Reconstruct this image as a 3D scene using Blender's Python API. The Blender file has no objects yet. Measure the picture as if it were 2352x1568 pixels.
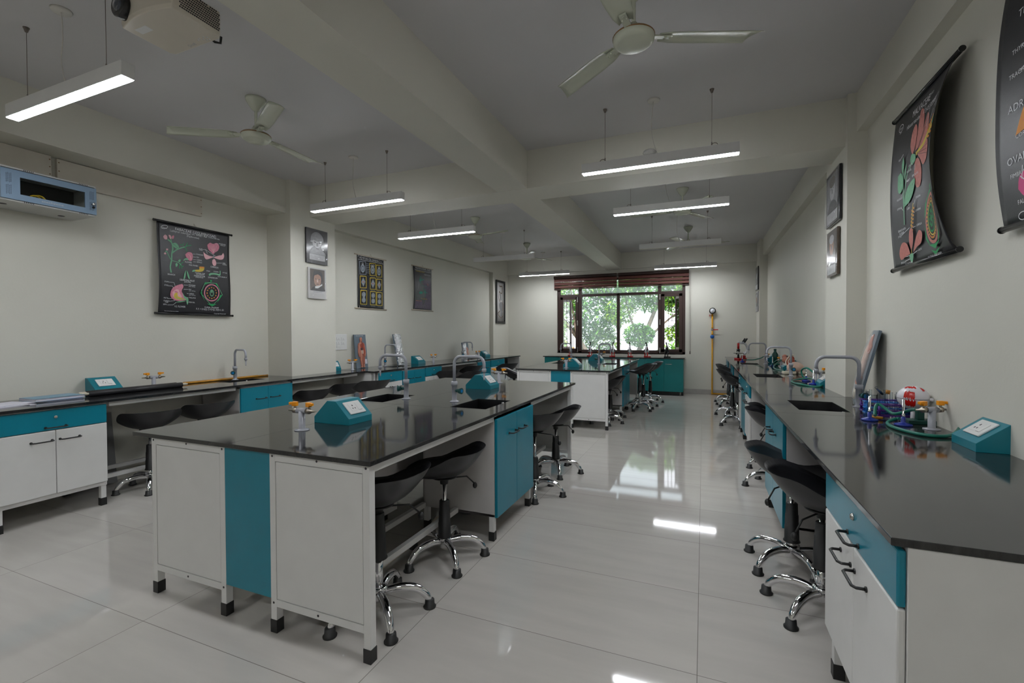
import bpy, bmesh, math, random
from math import sin, cos, pi, radians as R
from mathutils import Vector as V, Matrix as M
random.seed(7)
S = bpy.context.scene
COL = S.collection

# ------------------------------------------------------------------ materials
def _new(name):
    m = bpy.data.materials.new(name); m.use_nodes = True
    nt = m.node_tree
    return m, nt, nt.nodes['Principled BSDF']

def mat(name, col, rough=.5, metal=0., noise=.06, scale=9., bump=0., coat=0., spec=.5, trans=0., emit=None, estr=0., ior=None, alpha=1., sheen=0.):
    """principled material whose base colour is varied by a small procedural noise"""
    m, nt, b = _new(name)
    c = tuple(col) + (1.,)
    b.inputs['Roughness'].default_value = rough
    b.inputs['Metallic'].default_value = metal
    b.inputs['Coat Weight'].default_value = coat
    b.inputs['Coat Roughness'].default_value = .04
    b.inputs['Specular IOR Level'].default_value = spec
    b.inputs['Transmission Weight'].default_value = trans
    b.inputs['Alpha'].default_value = alpha
    if ior: b.inputs['IOR'].default_value = ior
    if emit:
        b.inputs['Emission Color'].default_value = tuple(emit) + (1.,)
        b.inputs['Emission Strength'].default_value = estr
    tc = nt.nodes.new('ShaderNodeTexCoord')
    n = nt.nodes.new('ShaderNodeTexNoise'); n.inputs['Scale'].default_value = scale; n.inputs['Detail'].default_value = 4
    nt.links.new(tc.outputs['Object'], n.inputs['Vector'])
    mr = nt.nodes.new('ShaderNodeMapRange')
    mr.inputs['From Min'].default_value = .25; mr.inputs['From Max'].default_value = .75
    mr.inputs['To Min'].default_value = 1 - noise; mr.inputs['To Max'].default_value = 1 + noise
    nt.links.new(n.outputs['Fac'], mr.inputs['Value'])
    hs = nt.nodes.new('ShaderNodeVectorMath'); hs.operation = 'SCALE'
    hs.inputs[0].default_value = tuple(col)
    nt.links.new(mr.outputs['Result'], hs.inputs['Scale'])
    nt.links.new(hs.outputs['Vector'], b.inputs['Base Color'])
    if bump:
        bp = nt.nodes.new('ShaderNodeBump'); bp.inputs['Strength'].default_value = bump; bp.inputs['Distance'].default_value = .01
        n2 = nt.nodes.new('ShaderNodeTexNoise'); n2.inputs['Scale'].default_value = scale * 6
        nt.links.new(tc.outputs['Object'], n2.inputs['Vector'])
        nt.links.new(n2.outputs['Fac'], bp.inputs['Height']); nt.links.new(bp.outputs['Normal'], b.inputs['Normal'])
    return m

def math_node(nt, op, a, b=None):
    n = nt.nodes.new('ShaderNodeMath'); n.operation = op
    for i, v in enumerate((a, b)):
        if v is None: continue
        if isinstance(v, (int, float)): n.inputs[i].default_value = v
        else: nt.links.new(v, n.inputs[i])
    return n.outputs[0]

def floor_material():
    m, nt, b = _new('vitrified_tile')
    g = nt.nodes.new('ShaderNodeNewGeometry'); sp = nt.nodes.new('ShaderNodeSeparateXYZ')
    nt.links.new(g.outputs['Position'], sp.inputs[0])
    u = math_node(nt, 'DIVIDE', math_node(nt, 'SUBTRACT', sp.outputs[0], -.018), 1.184)
    v = math_node(nt, 'DIVIDE', math_node(nt, 'SUBTRACT', sp.outputs[1], 1.291), .6045)
    fu = math_node(nt, 'FRACT', u); fv = math_node(nt, 'FRACT', v)
    def edge(f, w):
        a = math_node(nt, 'LESS_THAN', math_node(nt, 'ABSOLUTE', math_node(nt, 'SUBTRACT', f, .5)), .5 - w)
        return a          # 1 inside the tile, 0 on the joint
    inside = math_node(nt, 'MULTIPLY', edge(fu, .0011), edge(fv, .0022))
    cell = nt.nodes.new('ShaderNodeCombineXYZ')
    nt.links.new(math_node(nt, 'FLOOR', u), cell.inputs[0]); nt.links.new(math_node(nt, 'FLOOR', v), cell.inputs[1])
    wn = nt.nodes.new('ShaderNodeTexWhiteNoise'); nt.links.new(cell.outputs[0], wn.inputs['Vector'])
    mp = nt.nodes.new('ShaderNodeMapping'); mp.inputs['Scale'].default_value = (1.2, 7., 1.)
    add = nt.nodes.new('ShaderNodeVectorMath'); add.operation = 'ADD'
    nt.links.new(g.outputs['Position'], add.inputs[0])
    sc = nt.nodes.new('ShaderNodeVectorMath'); sc.operation = 'SCALE'; sc.inputs['Scale'].default_value = 7.
    nt.links.new(wn.outputs['Color'], sc.inputs[0]); nt.links.new(sc.outputs[0], add.inputs[1])
    nt.links.new(add.outputs[0], mp.inputs['Vector'])
    n = nt.nodes.new('ShaderNodeTexNoise'); n.inputs['Scale'].default_value = 1.6; n.inputs['Detail'].default_value = 6
    nt.links.new(mp.outputs[0], n.inputs['Vector'])
    f = nt.nodes.new('ShaderNodeMapRange'); f.inputs['From Min'].default_value = .3; f.inputs['From Max'].default_value = .7
    f.inputs['To Min'].default_value = .93; f.inputs['To Max'].default_value = 1.03
    nt.links.new(n.outputs['Fac'], f.inputs['Value'])
    tone = math_node(nt, 'MULTIPLY', f.outputs[0], math_node(nt, 'ADD', math_node(nt, 'MULTIPLY', wn.outputs['Value'], .05), .975))
    vs = nt.nodes.new('ShaderNodeVectorMath'); vs.operation = 'SCALE'; vs.inputs[0].default_value = (.49, .465, .43)
    nt.links.new(tone, vs.inputs['Scale'])
    mx = nt.nodes.new('ShaderNodeMix'); mx.data_type = 'RGBA'
    nt.links.new(inside, mx.inputs[0]); mx.inputs[6].default_value = (.10, .085, .07, 1)
    nt.links.new(vs.outputs[0], mx.inputs[7]); nt.links.new(mx.outputs[2], b.inputs['Base Color'])
    ro = math_node(nt, 'ADD', math_node(nt, 'MULTIPLY', inside, -.45), .5)
    nt.links.new(ro, b.inputs['Roughness'])
    b.inputs['Specular IOR Level'].default_value = .62
    return m

def granite_material():
    m, nt, b = _new('black_granite')
    tc = nt.nodes.new('ShaderNodeTexCoord')
    mp = nt.nodes.new('ShaderNodeMapping'); mp.inputs['Scale'].default_value = (3., 22., 4.); mp.inputs['Rotation'].default_value = (0, 0, .9)
    nt.links.new(tc.outputs['Object'], mp.inputs[0])
    n = nt.nodes.new('ShaderNodeTexNoise'); n.inputs['Scale'].default_value = 2.; n.inputs['Detail'].default_value = 8; n.inputs['Roughness'].default_value = .7
    nt.links.new(mp.outputs[0], n.inputs['Vector'])
    cr = nt.nodes.new('ShaderNodeValToRGB')
    cr.color_ramp.elements[0].position = .35; cr.color_ramp.elements[0].color = (.010, .010, .011, 1)
    cr.color_ramp.elements[1].position = .72; cr.color_ramp.elements[1].color = (.034, .034, .034, 1)
    nt.links.new(n.outputs['Fac'], cr.inputs[0]); nt.links.new(cr.outputs[0], b.inputs['Base Color'])
    b.inputs['Roughness'].default_value = .07; b.inputs['Specular IOR Level'].default_value = .55
    return m

def wall_material(name, col, stain=.05):
    m, nt, b = _new(name)
    g = nt.nodes.new('ShaderNodeNewGeometry')
    n = nt.nodes.new('ShaderNodeTexNoise'); n.inputs['Scale'].default_value = .9; n.inputs['Detail'].default_value = 5
    nt.links.new(g.outputs['Position'], n.inputs['Vector'])
    n2 = nt.nodes.new('ShaderNodeTexNoise'); n2.inputs['Scale'].default_value = 60.; n2.inputs['Detail'].default_value = 3
    nt.links.new(g.outputs['Position'], n2.inputs['Vector'])
    f = nt.nodes.new('ShaderNodeMapRange'); f.inputs['From Min'].default_value = .3; f.inputs['From Max'].default_value = .7
    f.inputs['To Min'].default_value = 1 - stain; f.inputs['To Max'].default_value = 1 + stain * .4
    nt.links.new(n.outputs['Fac'], f.inputs['Value'])
    vs = nt.nodes.new('ShaderNodeVectorMath'); vs.operation = 'SCALE'; vs.inputs[0].default_value = col
    nt.links.new(f.outputs[0], vs.inputs['Scale']); nt.links.new(vs.outputs[0], b.inputs['Base Color'])
    bp = nt.nodes.new('ShaderNodeBump'); bp.inputs['Strength'].default_value = .06; bp.inputs['Distance'].default_value = .01
    nt.links.new(n2.outputs['Fac'], bp.inputs['Height']); nt.links.new(bp.outputs['Normal'], b.inputs['Normal'])
    b.inputs['Roughness'].default_value = .55; b.inputs['Specular IOR Level'].default_value = .35
    return m

def glass_material(name, tint=(1, 1, 1), haze=0.):
    m, nt, b = _new(name); nt.nodes.remove(b)
    out = nt.nodes['Material Output']
    tr = nt.nodes.new('ShaderNodeBsdfTransparent'); tr.inputs[0].default_value = tint + (1,)
    gl = nt.nodes.new('ShaderNodeBsdfGlossy'); gl.inputs['Roughness'].default_value = .02
    lw = nt.nodes.new('ShaderNodeLayerWeight'); lw.inputs['Blend'].default_value = .18
    mx = nt.nodes.new('ShaderNodeMixShader'); nt.links.new(lw.outputs['Fresnel'], mx.inputs[0])
    nt.links.new(tr.outputs[0], mx.inputs[1]); nt.links.new(gl.outputs[0], mx.inputs[2])
    last = mx
    if haze:
        df = nt.nodes.new('ShaderNodeBsdfTranslucent'); df.inputs[0].default_value = (.9, .95, .95, 1)
        n = nt.nodes.new('ShaderNodeTexNoise'); n.inputs['Scale'].default_value = 2.
        k = math_node(nt, 'MULTIPLY', n.outputs['Fac'], haze * 2)
        m2 = nt.nodes.new('ShaderNodeMixShader'); nt.links.new(k, m2.inputs[0])
        nt.links.new(mx.outputs[0], m2.inputs[1]); nt.links.new(df.outputs[0], m2.inputs[2]); last = m2
    nt.links.new(last.outputs[0], out.inputs[0])
    return m

MT = {}
def build_materials():
    d = MT
    d['floor'] = floor_material(); d['granite'] = granite_material()
    d['wall'] = wall_material('cream_wall_paint', (.66, .645, .575))
    d['ceil'] = wall_material('ceiling_paint', (.60, .59, .60), .03)
    d['skirt'] = mat('skirting_tile', (.40, .38, .36), .08)
    d['white'] = mat('white_powder_coat', (.66, .655, .64), .32, noise=.03)
    d['whitein'] = mat('grey_white_board', (.52, .50, .49), .45, noise=.04)
    d['teal'] = mat('teal_powder_coat', (.004, .195, .275), .28, noise=.05)
    d['tealbox'] = mat('teal_box_paint', (.004, .185, .24), .33, noise=.06)
    d['tealfar'] = mat('teal_laminate', (.004, .235, .245), .35, noise=.03)
    d['blackrub'] = mat('black_rubber', (.012, .012, .012), .45)
    d['seat'] = mat('black_seat_plastic', (.011, .011, .013), .38, bump=.03, scale=40)
    d['chrome'] = mat('chrome', (.80, .80, .82), .05, 1., noise=.01)
    d['steel'] = mat('brushed_steel', (.55, .54, .52), .25, 1., noise=.05)
    d['brass'] = mat('nickel_valve', (.48, .43, .36), .28, 1.)
    d['greypaint'] = mat('grey_epoxy', (.36, .37, .41), .3, noise=.03)
    d['orange'] = mat('orange_lever_plastic', (.90, .33, .005), .35)
    d['blacksink'] = mat('black_sink_resin', (.006, .006, .007), .25)
    d['plate'] = mat('white_switch_plastic', (.74, .74, .73), .22, noise=.02)
    d['slot'] = mat('dark_slot', (.03, .025, .03), .6)
    d['knobblue'] = mat('blue_tap_cap', (.01, .22, .55), .25)
    d['knobgreen'] = mat('dark_green_knob', (.01, .07, .065), .3)
    d['fan'] = mat('fan_cream_enamel', (.53, .55, .45), .22, noise=.02)
    d['fanband'] = mat('fan_brown_band', (.20, .10, .03), .3)
    d['lamp'] = mat('light_housing_white', (.72, .72, .72), .4, noise=.02)
    d['led'] = mat('led_diffuser', (.9, .9, .9), .5, emit=(.93, .96, 1.), estr=68.)
    d['ledoff'] = mat('unlit_diffuser', (.72, .70, .64), .5)
    d['wire'] = mat('steel_wire', (.20, .17, .15), .4, .6)
    d['cordwhite'] = mat('white_cord', (.66, .64, .60), .5)
    d['cloth'] = mat('chart_black_canvas', (.012, .012, .015), .42, noise=.2, scale=30, bump=.05)
    d['clothback'] = mat('chart_olive_back', (.07, .065, .04), .8)
    d['woodrod'] = mat('pale_wood_rod', (.52, .44, .34), .5)
    d['inkw'] = mat('chart_white_ink', (.72, .73, .75), .6, noise=.02)
    d['inkpink'] = mat('chart_pink_ink', (.62, .22, .30), .6, noise=.15, scale=60)
    d['inkpale'] = mat('chart_pale_pink_ink', (.75, .42, .46), .6, noise=.1, scale=60)
    d['inksalmon'] = mat('chart_salmon_ink', (.50, .17, .14), .6, noise=.15, scale=50)
    d['inkgreen'] = mat('chart_green_ink', (.16, .42, .24), .6, noise=.15, scale=60)
    d['inkdkgreen'] = mat('chart_deep_green_ink', (.01, .30, .09), .6)
    d['inkyel'] = mat('chart_yellow_ink', (.62, .46, .05), .6)
    d['inkorange'] = mat('chart_orange_ink', (.72, .27, .03), .6)
    d['inkteal'] = mat('chart_teal_ink', (.02, .33, .24), .6)
    d['inkgrey'] = mat('chart_grey_ink', (.27, .31, .36), .6, noise=.25, scale=80)
    d['inkdark'] = mat('chart_dark_lines', (.02, .02, .025), .6)
    d['inkpurple'] = mat('chart_dull_purple', (.10, .07, .12), .6, noise=.3, scale=25)
    d['inkmag'] = mat('chart_magenta_ink', (.65, .05, .22), .6)
    d['blind'] = mat('brown_blind_fabric', (.13, .035, .025), .6, noise=.2, scale=60)
    d['blindsheer'] = glass_material('blind_sheer_mesh', (.55, .45, .42))
    d['upvc'] = mat('dark_brown_window_frame', (.045, .022, .018), .35)
    d['bars'] = mat('window_bar_paint', (.05, .035, .035), .5)
    d['glass'] = glass_material('window_glass', (.97, .99, .98), .0)
    d['glassdusty'] = glass_material('dusty_window_glass', (.86, .9, .9), .10)
    d['tube'] = glass_material('lab_glass', (.93, .95, .96))
    d['plasticwrap'] = glass_material('clear_plastic_wrap', (.9, .92, .94))
    d['wrap'] = mat('crinkled_clear_film', (.9, .9, .92), .08, noise=.02, alpha=.16, bump=.0)
    d['yellowpipe'] = mat('yellow_gas_pipe', (.62, .30, .01), .35)
    d['red'] = mat('red_paint', (.45, .012, .012), .25)
    d['darkred'] = mat('dark_red_paint', (.22, .006, .008), .3)
    d['bluereg'] = mat('blue_regulator', (.01, .12, .45), .25)
    d['dial'] = mat('gauge_dial', (.75, .78, .82), .2)
    d['black'] = mat('black_enamel', (.01, .01, .011), .25)
    d['micwhite'] = mat('microscope_white', (.66, .66, .68), .25)
    d['rackblue'] = mat('rack_blue_steel', (.20, .29, .40), .38, noise=.02)
    d['rackgrey'] = mat('rack_grey_steel', (.50, .50, .48), .4)
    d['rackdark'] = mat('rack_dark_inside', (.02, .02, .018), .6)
    d['yellowcab'] = mat('yellow_cable', (.55, .36, .01), .4)
    d['projector'] = mat('projector_shell', (.63, .58, .50), .45, noise=.02)
    d['lens'] = mat('lens_glass', (.02, .03, .05), .03, coat=1.)
    d['plywood'] = mat('painted_plywood', (.58, .54, .47), .65, noise=.08, scale=5, bump=.1)
    d['photoblack'] = mat('photo_black', (.010, .010, .012), .15)
    d['photogrey'] = mat('photo_grey', (.20, .20, .21), .25, noise=.25, scale=60)
    d['photolight'] = mat('photo_light_grey', (.40, .40, .41), .25, noise=.2, scale=70)
    d['photoskin'] = mat('photo_skin', (.40, .22, .15), .25, noise=.08, scale=40)
    d['photobrown'] = mat('photo_brown', (.07, .05, .035), .2, noise=.3, scale=20)
    d['photopaper'] = mat('photo_paper', (.52, .51, .50), .3)
    d['paper'] = mat('white_paper', (.62, .61, .68), .6)
    d['bluecover'] = mat('blue_book_cover', (.14, .30, .42), .35)
    d['navy'] = mat('navy_cover', (.02, .05, .12), .35)
    d['bamboo'] = mat('amber_bamboo', (.48, .22, .015), .35, noise=.25, scale=20)
    d['modelboard'] = mat('model_backing_board', (.13, .17, .21), .4)
    d['flesh'] = mat('model_flesh', (.55, .22, .15), .3, noise=.15, scale=25)
    d['fleshred'] = mat('model_red_muscle', (.36, .06, .03), .3, noise=.2, scale=40)
    d['organdark'] = mat('model_dark_organ', (.06, .02, .025), .3)
    d['organpale'] = mat('model_pale_organ', (.66, .47, .38), .3, noise=.1, scale=30)
    d['foil'] = mat('crumpled_plastic', (.78, .79, .81), .16, .75, noise=.08, scale=14, bump=.9)
    d['bone'] = mat('bone_plastic', (.66, .60, .48), .35)
    d['eyewhite'] = mat('eye_model_white', (.70, .68, .72), .15, noise=.02)
    d['eyered'] = mat('eye_model_red', (.55, .012, .008), .2)
    d['purple'] = mat('purple_rack_plastic', (.075, .012, .22), .35)
    d['skyblue'] = mat('blue_rack_plastic', (.015, .17, .55), .35)
    d['burner'] = mat('burner_blue_paint', (.005, .025, .26), .25)
    d['hose'] = mat('green_rubber_hose', (.004, .15, .105), .35)
    d['greenplastic'] = mat('dark_green_plastic', (.006, .06, .045), .35)
    d['cork'] = mat('amber_cork', (.40, .17, .02), .6)
    d['leaf'] = mat('leaf_green', (.20, .42, .06), .5, noise=.3, scale=3)
    d['leaf2'] = mat('leaf_bright', (.40, .60, .06), .5, noise=.3, scale=3)
    d['leaf3'] = mat('leaf_dark', (.10, .25, .07), .5, noise=.3, scale=3)
    d['flower'] = mat('orange_blossom', (.85, .16, .03), .5)
    d['bark'] = mat('bark', (.17, .12, .09), .8, noise=.3, bump=.4)
    d['bldg'] = mat('white_render', (.80, .79, .77), .7)
    d['bldgwin'] = mat('building_window', (.25, .28, .32), .1)
    d['ground'] = mat('ground_earth', (.30, .30, .25), .9, noise=.2, scale=.5)
    d['fog'] = mat('grey_board', (.20, .20, .20), .5)
    d['cream'] = mat('cream_plastic', (.66, .58, .48), .35)
    for k in ('leaf', 'leaf2', 'leaf3'):
        bs = d[k].node_tree.nodes['Principled BSDF']
        bs.inputs['Transmission Weight'].default_value = 0.
        bs.inputs['Subsurface Weight'].default_value = 0.
build_materials()

# ------------------------------------------------------------------ mesh helpers
def bm_(): return bmesh.new()

def box(bm, x0, x1, y0, y1, z0, z1, mi=0, T=None):
    vs = [bm.verts.new(V(c) if T is None else T @ V(c)) for c in
          ((x0, y0, z0), (x1, y0, z0), (x1, y1, z0), (x0, y1, z0), (x0, y0, z1), (x1, y0, z1), (x1, y1, z1), (x0, y1, z1))]
    for q in ((3, 2, 1, 0), (4, 5, 6, 7), (0, 1, 5, 4), (1, 2, 6, 5), (2, 3, 7, 6), (3, 0, 4, 7)):
        f = bm.faces.new([vs[i] for i in q]); f.material_index = mi
    return bm

def frame_of(d):
    d = V(d).normalized()
    a = V((0, 0, 1)) if abs(d.z) < .9 else V((1, 0, 0))
    u = a.cross(d).normalized(); return u, d.cross(u).normalized()

def tube(bm, pts, r, seg=10, mi=0, caps=True, smooth=True):
    pts = [V(p) for p in pts]; n = len(pts)
    rs = r if isinstance(r, (list, tuple)) else [r] * n
    rings = []; u = None
    for i, p in enumerate(pts):
        d = (pts[min(i + 1, n - 1)] - pts[max(i - 1, 0)])
        if d.length < 1e-9: d = V((0, 0, 1))
        d.normalize()
        if u is None: u, w = frame_of(d)
        else:
            u = (u - d * u.dot(d))
            if u.length < 1e-6: u, w = frame_of(d)
            u.normalize(); w = d.cross(u).normalized()
        rings.append([bm.verts.new(p + (u * cos(2 * pi * k / seg) + w * sin(2 * pi * k / seg)) * rs[i]) for k in range(seg)])
    for a, b in zip(rings, rings[1:]):
        for k in range(seg):
            f = bm.faces.new((a[k], a[(k + 1) % seg], b[(k + 1) % seg], b[k])); f.material_index = mi; f.smooth = smooth
    if caps:
        f = bm.faces.new(rings[0][::-1]); f.material_index = mi
        f = bm.faces.new(rings[-1]); f.material_index = mi
    return bm

def cyl(bm, p0, p1, r0, r1=None, seg=16, mi=0):
    return tube(bm, (p0, p1), [r0, r0 if r1 is None else r1], seg, mi)

def lathe(bm, prof, c=(0, 0, 0), seg=20, mi=0, axis='z', smooth=True):
    c = V(c); rings = []
    for r, h in prof:
        ring = []
        for k in range(seg):
            a = 2 * pi * k / seg
            p = V((r * cos(a), r * sin(a), h))
            if axis == 'x': p = V((p.z, p.x, p.y))
            if axis == 'y': p = V((p.y, p.z, p.x))
            ring.append(bm.verts.new(c + p))
        rings.append(ring)
    for a, b in zip(rings, rings[1:]):
        for k in range(seg):
            f = bm.faces.new((a[k], a[(k + 1) % seg], b[(k + 1) % seg], b[k])); f.material_index = mi; f.smooth = smooth
    if prof[0][0] > 1e-4: bm.faces.new(rings[0][::-1]).material_index = mi
    if prof[-1][0] > 1e-4: bm.faces.new(rings[-1]).material_index = mi
    return bm

def ball(bm, c, r, mi=0, seg=16, sq=(1, 1, 1), T=None):
    m = M.Translation(V(c)) @ M.Diagonal((r * sq[0], r * sq[1], r * sq[2], 1))
    if T is not None: m = T @ m
    g = bmesh.ops.create_uvsphere(bm, u_segments=seg, v_segments=max(6, seg // 2), radius=1., matrix=m)
    for v in g['verts']:
        for f in v.link_faces: f.material_index = mi; f.smooth = True
    return bm

def prism(bm, poly, d0, d1, fn, mi=0):
    """2D polygon (ccw) extruded between depths d0,d1; fn(a,b,d)->3D"""
    lo = [bm.verts.new(fn(a, b, d0)) for a, b in poly]; hi = [bm.verts.new(fn(a, b, d1)) for a, b in poly]
    n = len(poly)
    bm.faces.new(lo[::-1]).material_index = mi; bm.faces.new(hi).material_index = mi
    for i in range(n):
        f = bm.faces.new((lo[i], lo[(i + 1) % n], hi[(i + 1) % n], hi[i])); f.material_index = mi
    return bm

def slab(bm, x0, x1, y0, y1, z0, z1, holes=(), seams=(), mi=0):
    """horizontal slab with rectangular holes"""
    xs = sorted({x0, x1, *[h[0] for h in holes], *[h[1] for h in holes]})
    ys = sorted({y0, y1, *[h[2] for h in holes], *[h[3] for h in holes]})
    xs = [x for x in xs if x0 <= x <= x1]; ys = [y for y in ys if y0 <= y <= y1]
    def solid(i, j):
        if i < 0 or j < 0 or i >= len(xs) - 1 or j >= len(ys) - 1: return False
        cx = (xs[i] + xs[i + 1]) / 2; cy = (ys[j] + ys[j + 1]) / 2
        return not any(h[0] < cx < h[1] and h[2] < cy < h[3] for h in holes)
    vt = {}
    def g(i, j, z):
        k = (i, j, z)
        if k not in vt: vt[k] = bm.verts.new((xs[i], ys[j], z))
        return vt[k]
    for i in range(len(xs) - 1):
        for j in range(len(ys) - 1):
            if not solid(i, j): continue
            bm.faces.new((g(i, j, z1), g(i + 1, j, z1), g(i + 1, j + 1, z1), g(i, j + 1, z1))).material_index = mi
            bm.faces.new((g(i, j + 1, z0), g(i + 1, j + 1, z0), g(i + 1, j, z0), g(i, j, z0))).material_index = mi
            for di, dj, a, b in ((-1, 0, (i, j + 1), (i, j)), (1, 0, (i + 1, j), (i + 1, j + 1)), (0, -1, (i, j), (i + 1, j)), (0, 1, (i + 1, j + 1), (i, j + 1))):
                if not solid(i + di, j + dj):
                    bm.faces.new((g(*a, z0), g(*b, z0), g(*b, z1), g(*a, z1))).material_index = mi
    return bm

def obj(name, bm, mats, parent=None, bevel=0., smooth=False, loc=None, rotz=0., normals=True):
    if normals: bmesh.ops.recalc_face_normals(bm, faces=bm.faces[:])
    me = bpy.data.meshes.new(name); bm.to_mesh(me); bm.free()
    for m in (mats if isinstance(mats, (list, tuple)) else [mats]): me.materials.append(MT[m] if isinstance(m, str) else m)
    if smooth:
        for p in me.polygons: p.use_smooth = True
    o = bpy.data.objects.new(name, me); COL.objects.link(o)
    if parent: o.parent = parent
    if loc: o.location = loc
    if rotz: o.rotation_euler = (0, 0, rotz)
    if bevel:
        md = o.modifiers.new('edge', 'BEVEL'); md.width = bevel; md.segments = 2; md.limit_method = 'ANGLE'; md.angle_limit = R(40)
    return o

def tag(o, label, cat, group=None):
    o['label'] = label; o['category'] = cat
    if group: o['group'] = group
    return o

def thing(name, label, cat, loc=(0, 0, 0), rotz=0., group=None):
    o = bpy.data.objects.new(name, None); COL.objects.link(o)
    o.empty_display_size = .1; o.location = loc; o.rotation_euler = (0, 0, rotz)
    return tag(o, label, cat, group)

def dup(root, loc, rotz, label, group=None):
    r = root.copy(); COL.objects.link(r); r.location = loc; r.rotation_euler = (0, 0, rotz); r['label'] = label
    if group: r['group'] = group
    for ch in list(root.children):
        c = ch.copy(); COL.objects.link(c); c.parent = r
        for g in list(ch.children):
            d = g.copy(); COL.objects.link(d); d.parent = c
    return r

def struct(name, bm, m, **k):
    o = obj(name, bm, m, **k); o['kind'] = 'structure'; return o

def bez(pts, n=24):
    """Catmull-Rom through points"""
    P = [V(p) for p in pts]; out = []
    for i in range(len(P) - 1):
        p0, p1, p2, p3 = P[max(i - 1, 0)], P[i], P[i + 1], P[min(i + 2, len(P) - 1)]
        for k in range(n):
            t = k / n
            out.append(.5 * ((2 * p1) + (p2 - p0) * t + (2 * p0 - 5 * p1 + 4 * p2 - p3) * t * t + (3 * p1 - p0 - 3 * p2 + p3) * t ** 3))
    out.append(P[-1]); return out
# ------------------------------------------------------------------ camera
F_PX, YAW, PITCH, ROLL = 1058.34, R(22.544), R(.948), R(-.200)
cam_d = bpy.data.cameras.new('camera'); cam = bpy.data.objects.new('camera', cam_d); COL.objects.link(cam)
cam_d.sensor_fit = 'HORIZONTAL'; cam_d.sensor_width = 36.; cam_d.lens = 36. * F_PX / 2352.; cam_d.clip_start = .02; cam_d.clip_end = 200
fw = V((-sin(YAW) * cos(PITCH), cos(YAW) * cos(PITCH), -sin(PITCH))); rt = V((cos(YAW), sin(YAW), 0)); up = rt.cross(fw)
r2 = rt * cos(ROLL) + up * sin(ROLL); u2 = -rt * sin(ROLL) + up * cos(ROLL)
mw = M.Identity(4)
for i in range(3): mw[i][0], mw[i][1], mw[i][2] = r2[i], u2[i], -fw[i]
mw.translation = V((0, 0, 1.32)); cam.matrix_world = mw; S.camera = cam

# ------------------------------------------------------------------ room shell
YB, YF = -3.2, 10.8            # inner faces of back and window walls
ZC = 3.17
def xl_far(y): return -4.80 + (y - 4.81) * (.14 / 5.99)
b = bm_(); box(b, -5.4, 1.6, YB - .2, YF + .25, -.15, 0); struct('floor', b, 'floor')
b = bm_(); box(b, -5.4, 1.6, YB - .2, YF + .25, ZC, ZC + .2); struct('ceiling', b, 'ceil')
b = bm_()
box(b, -5.2, -4.95, YB - .2, 4.5, 0, ZC)
struct('wall_left', b, 'wall'); b = bm_()
vs = [(-5.2, 4.5), (-4.80, 4.5), (xl_far(YF + .25), YF + .25), (-5.2, YF + .25)]
prism(b, vs, 0, ZC, lambda x, y, d: V((x, y, d)))
struct('wall_left', b, 'wall')
b = bm_(); box(b, 1.16, 1.4, YB - .2, YF + .25, 0, ZC); struct('wall_right', b, 'wall')
b = bm_(); box(b, -5.2, 1.4, YB - .2, YB, 0, ZC); struct('wall_back', b, 'wall')
WX0, WX1, WZ0, WZ1 = -3.29, -.365, .862, 2.62
b = bm_()
box(b, -5.1, WX0, YF, YF + .22, 0, ZC); box(b, WX1, 1.35, YF, YF + .22, 0, ZC)
box(b, WX0, WX1, YF, YF + .22, 0, WZ0); box(b, WX0, WX1, YF, YF + .22, WZ1, ZC)
struct('wall_far', b, 'wall')
# pilasters and beams
def trim(n, *a):
    b = bm_(); box(b, *a); return struct('trim_%d' % n, b, 'wall')
trim(1, -5.0, -4.56, 4.09, 4.81, 0, ZC)
trim(2, 1.03, 1.2, 4.33, 4.98, 0, ZC)
trim(3, -4.9, -4.585, 9.89, YF + .02, 0, ZC)
trim(4, 1.02, 1.2, 10.27, YF + .02, 0, ZC)
trim(5, -4.60, 1.05, 4.39, 4.81, 2.79, ZC + .01)
b = bm_(); prism(b, [(-1.98, YB), (-1.65, YB), (-1.65, 4.6), (-1.98, 4.6)], 2.792, ZC + .01, lambda x, y, d: V((x, y, d)))
prism(b, [(-1.985, 4.6), (-1.655, 4.6), (-1.75, YF + .01), (-2.08, YF + .01)], 2.794, ZC + .01, lambda x, y, d: V((x, y, d)))
struct('trim_6', b, 'wall')
trim(7, -5.0, -4.63, YB, 4.12, 2.78, ZC + .01)
trim(8, 1.09, 1.2, YB, 4.36, 2.87, ZC + .01)
b = bm_(); prism(b, [(xl_far(4.7) - .1, 4.7), (xl_far(4.7) + .11, 4.7), (xl_far(9.9) + .11, 9.92), (xl_far(9.9) - .1, 9.92)], 2.765, ZC + .01, lambda x, y, d: V((x, y, d)))
struct('trim_9', b, 'wall')
trim(10, 1.08, 1.2, 4.9, 10.3, 2.85, ZC + .01)
trim(11, -4.62, 1.06, YF - .06, YF + .02, 2.80, ZC + .01)
b = bm_(); box(b, -4.58, 1.02, YF - .012, YF + .01, 0, .105); o = struct('baseboard_far', b, 'skirt', bevel=.003)

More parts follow.
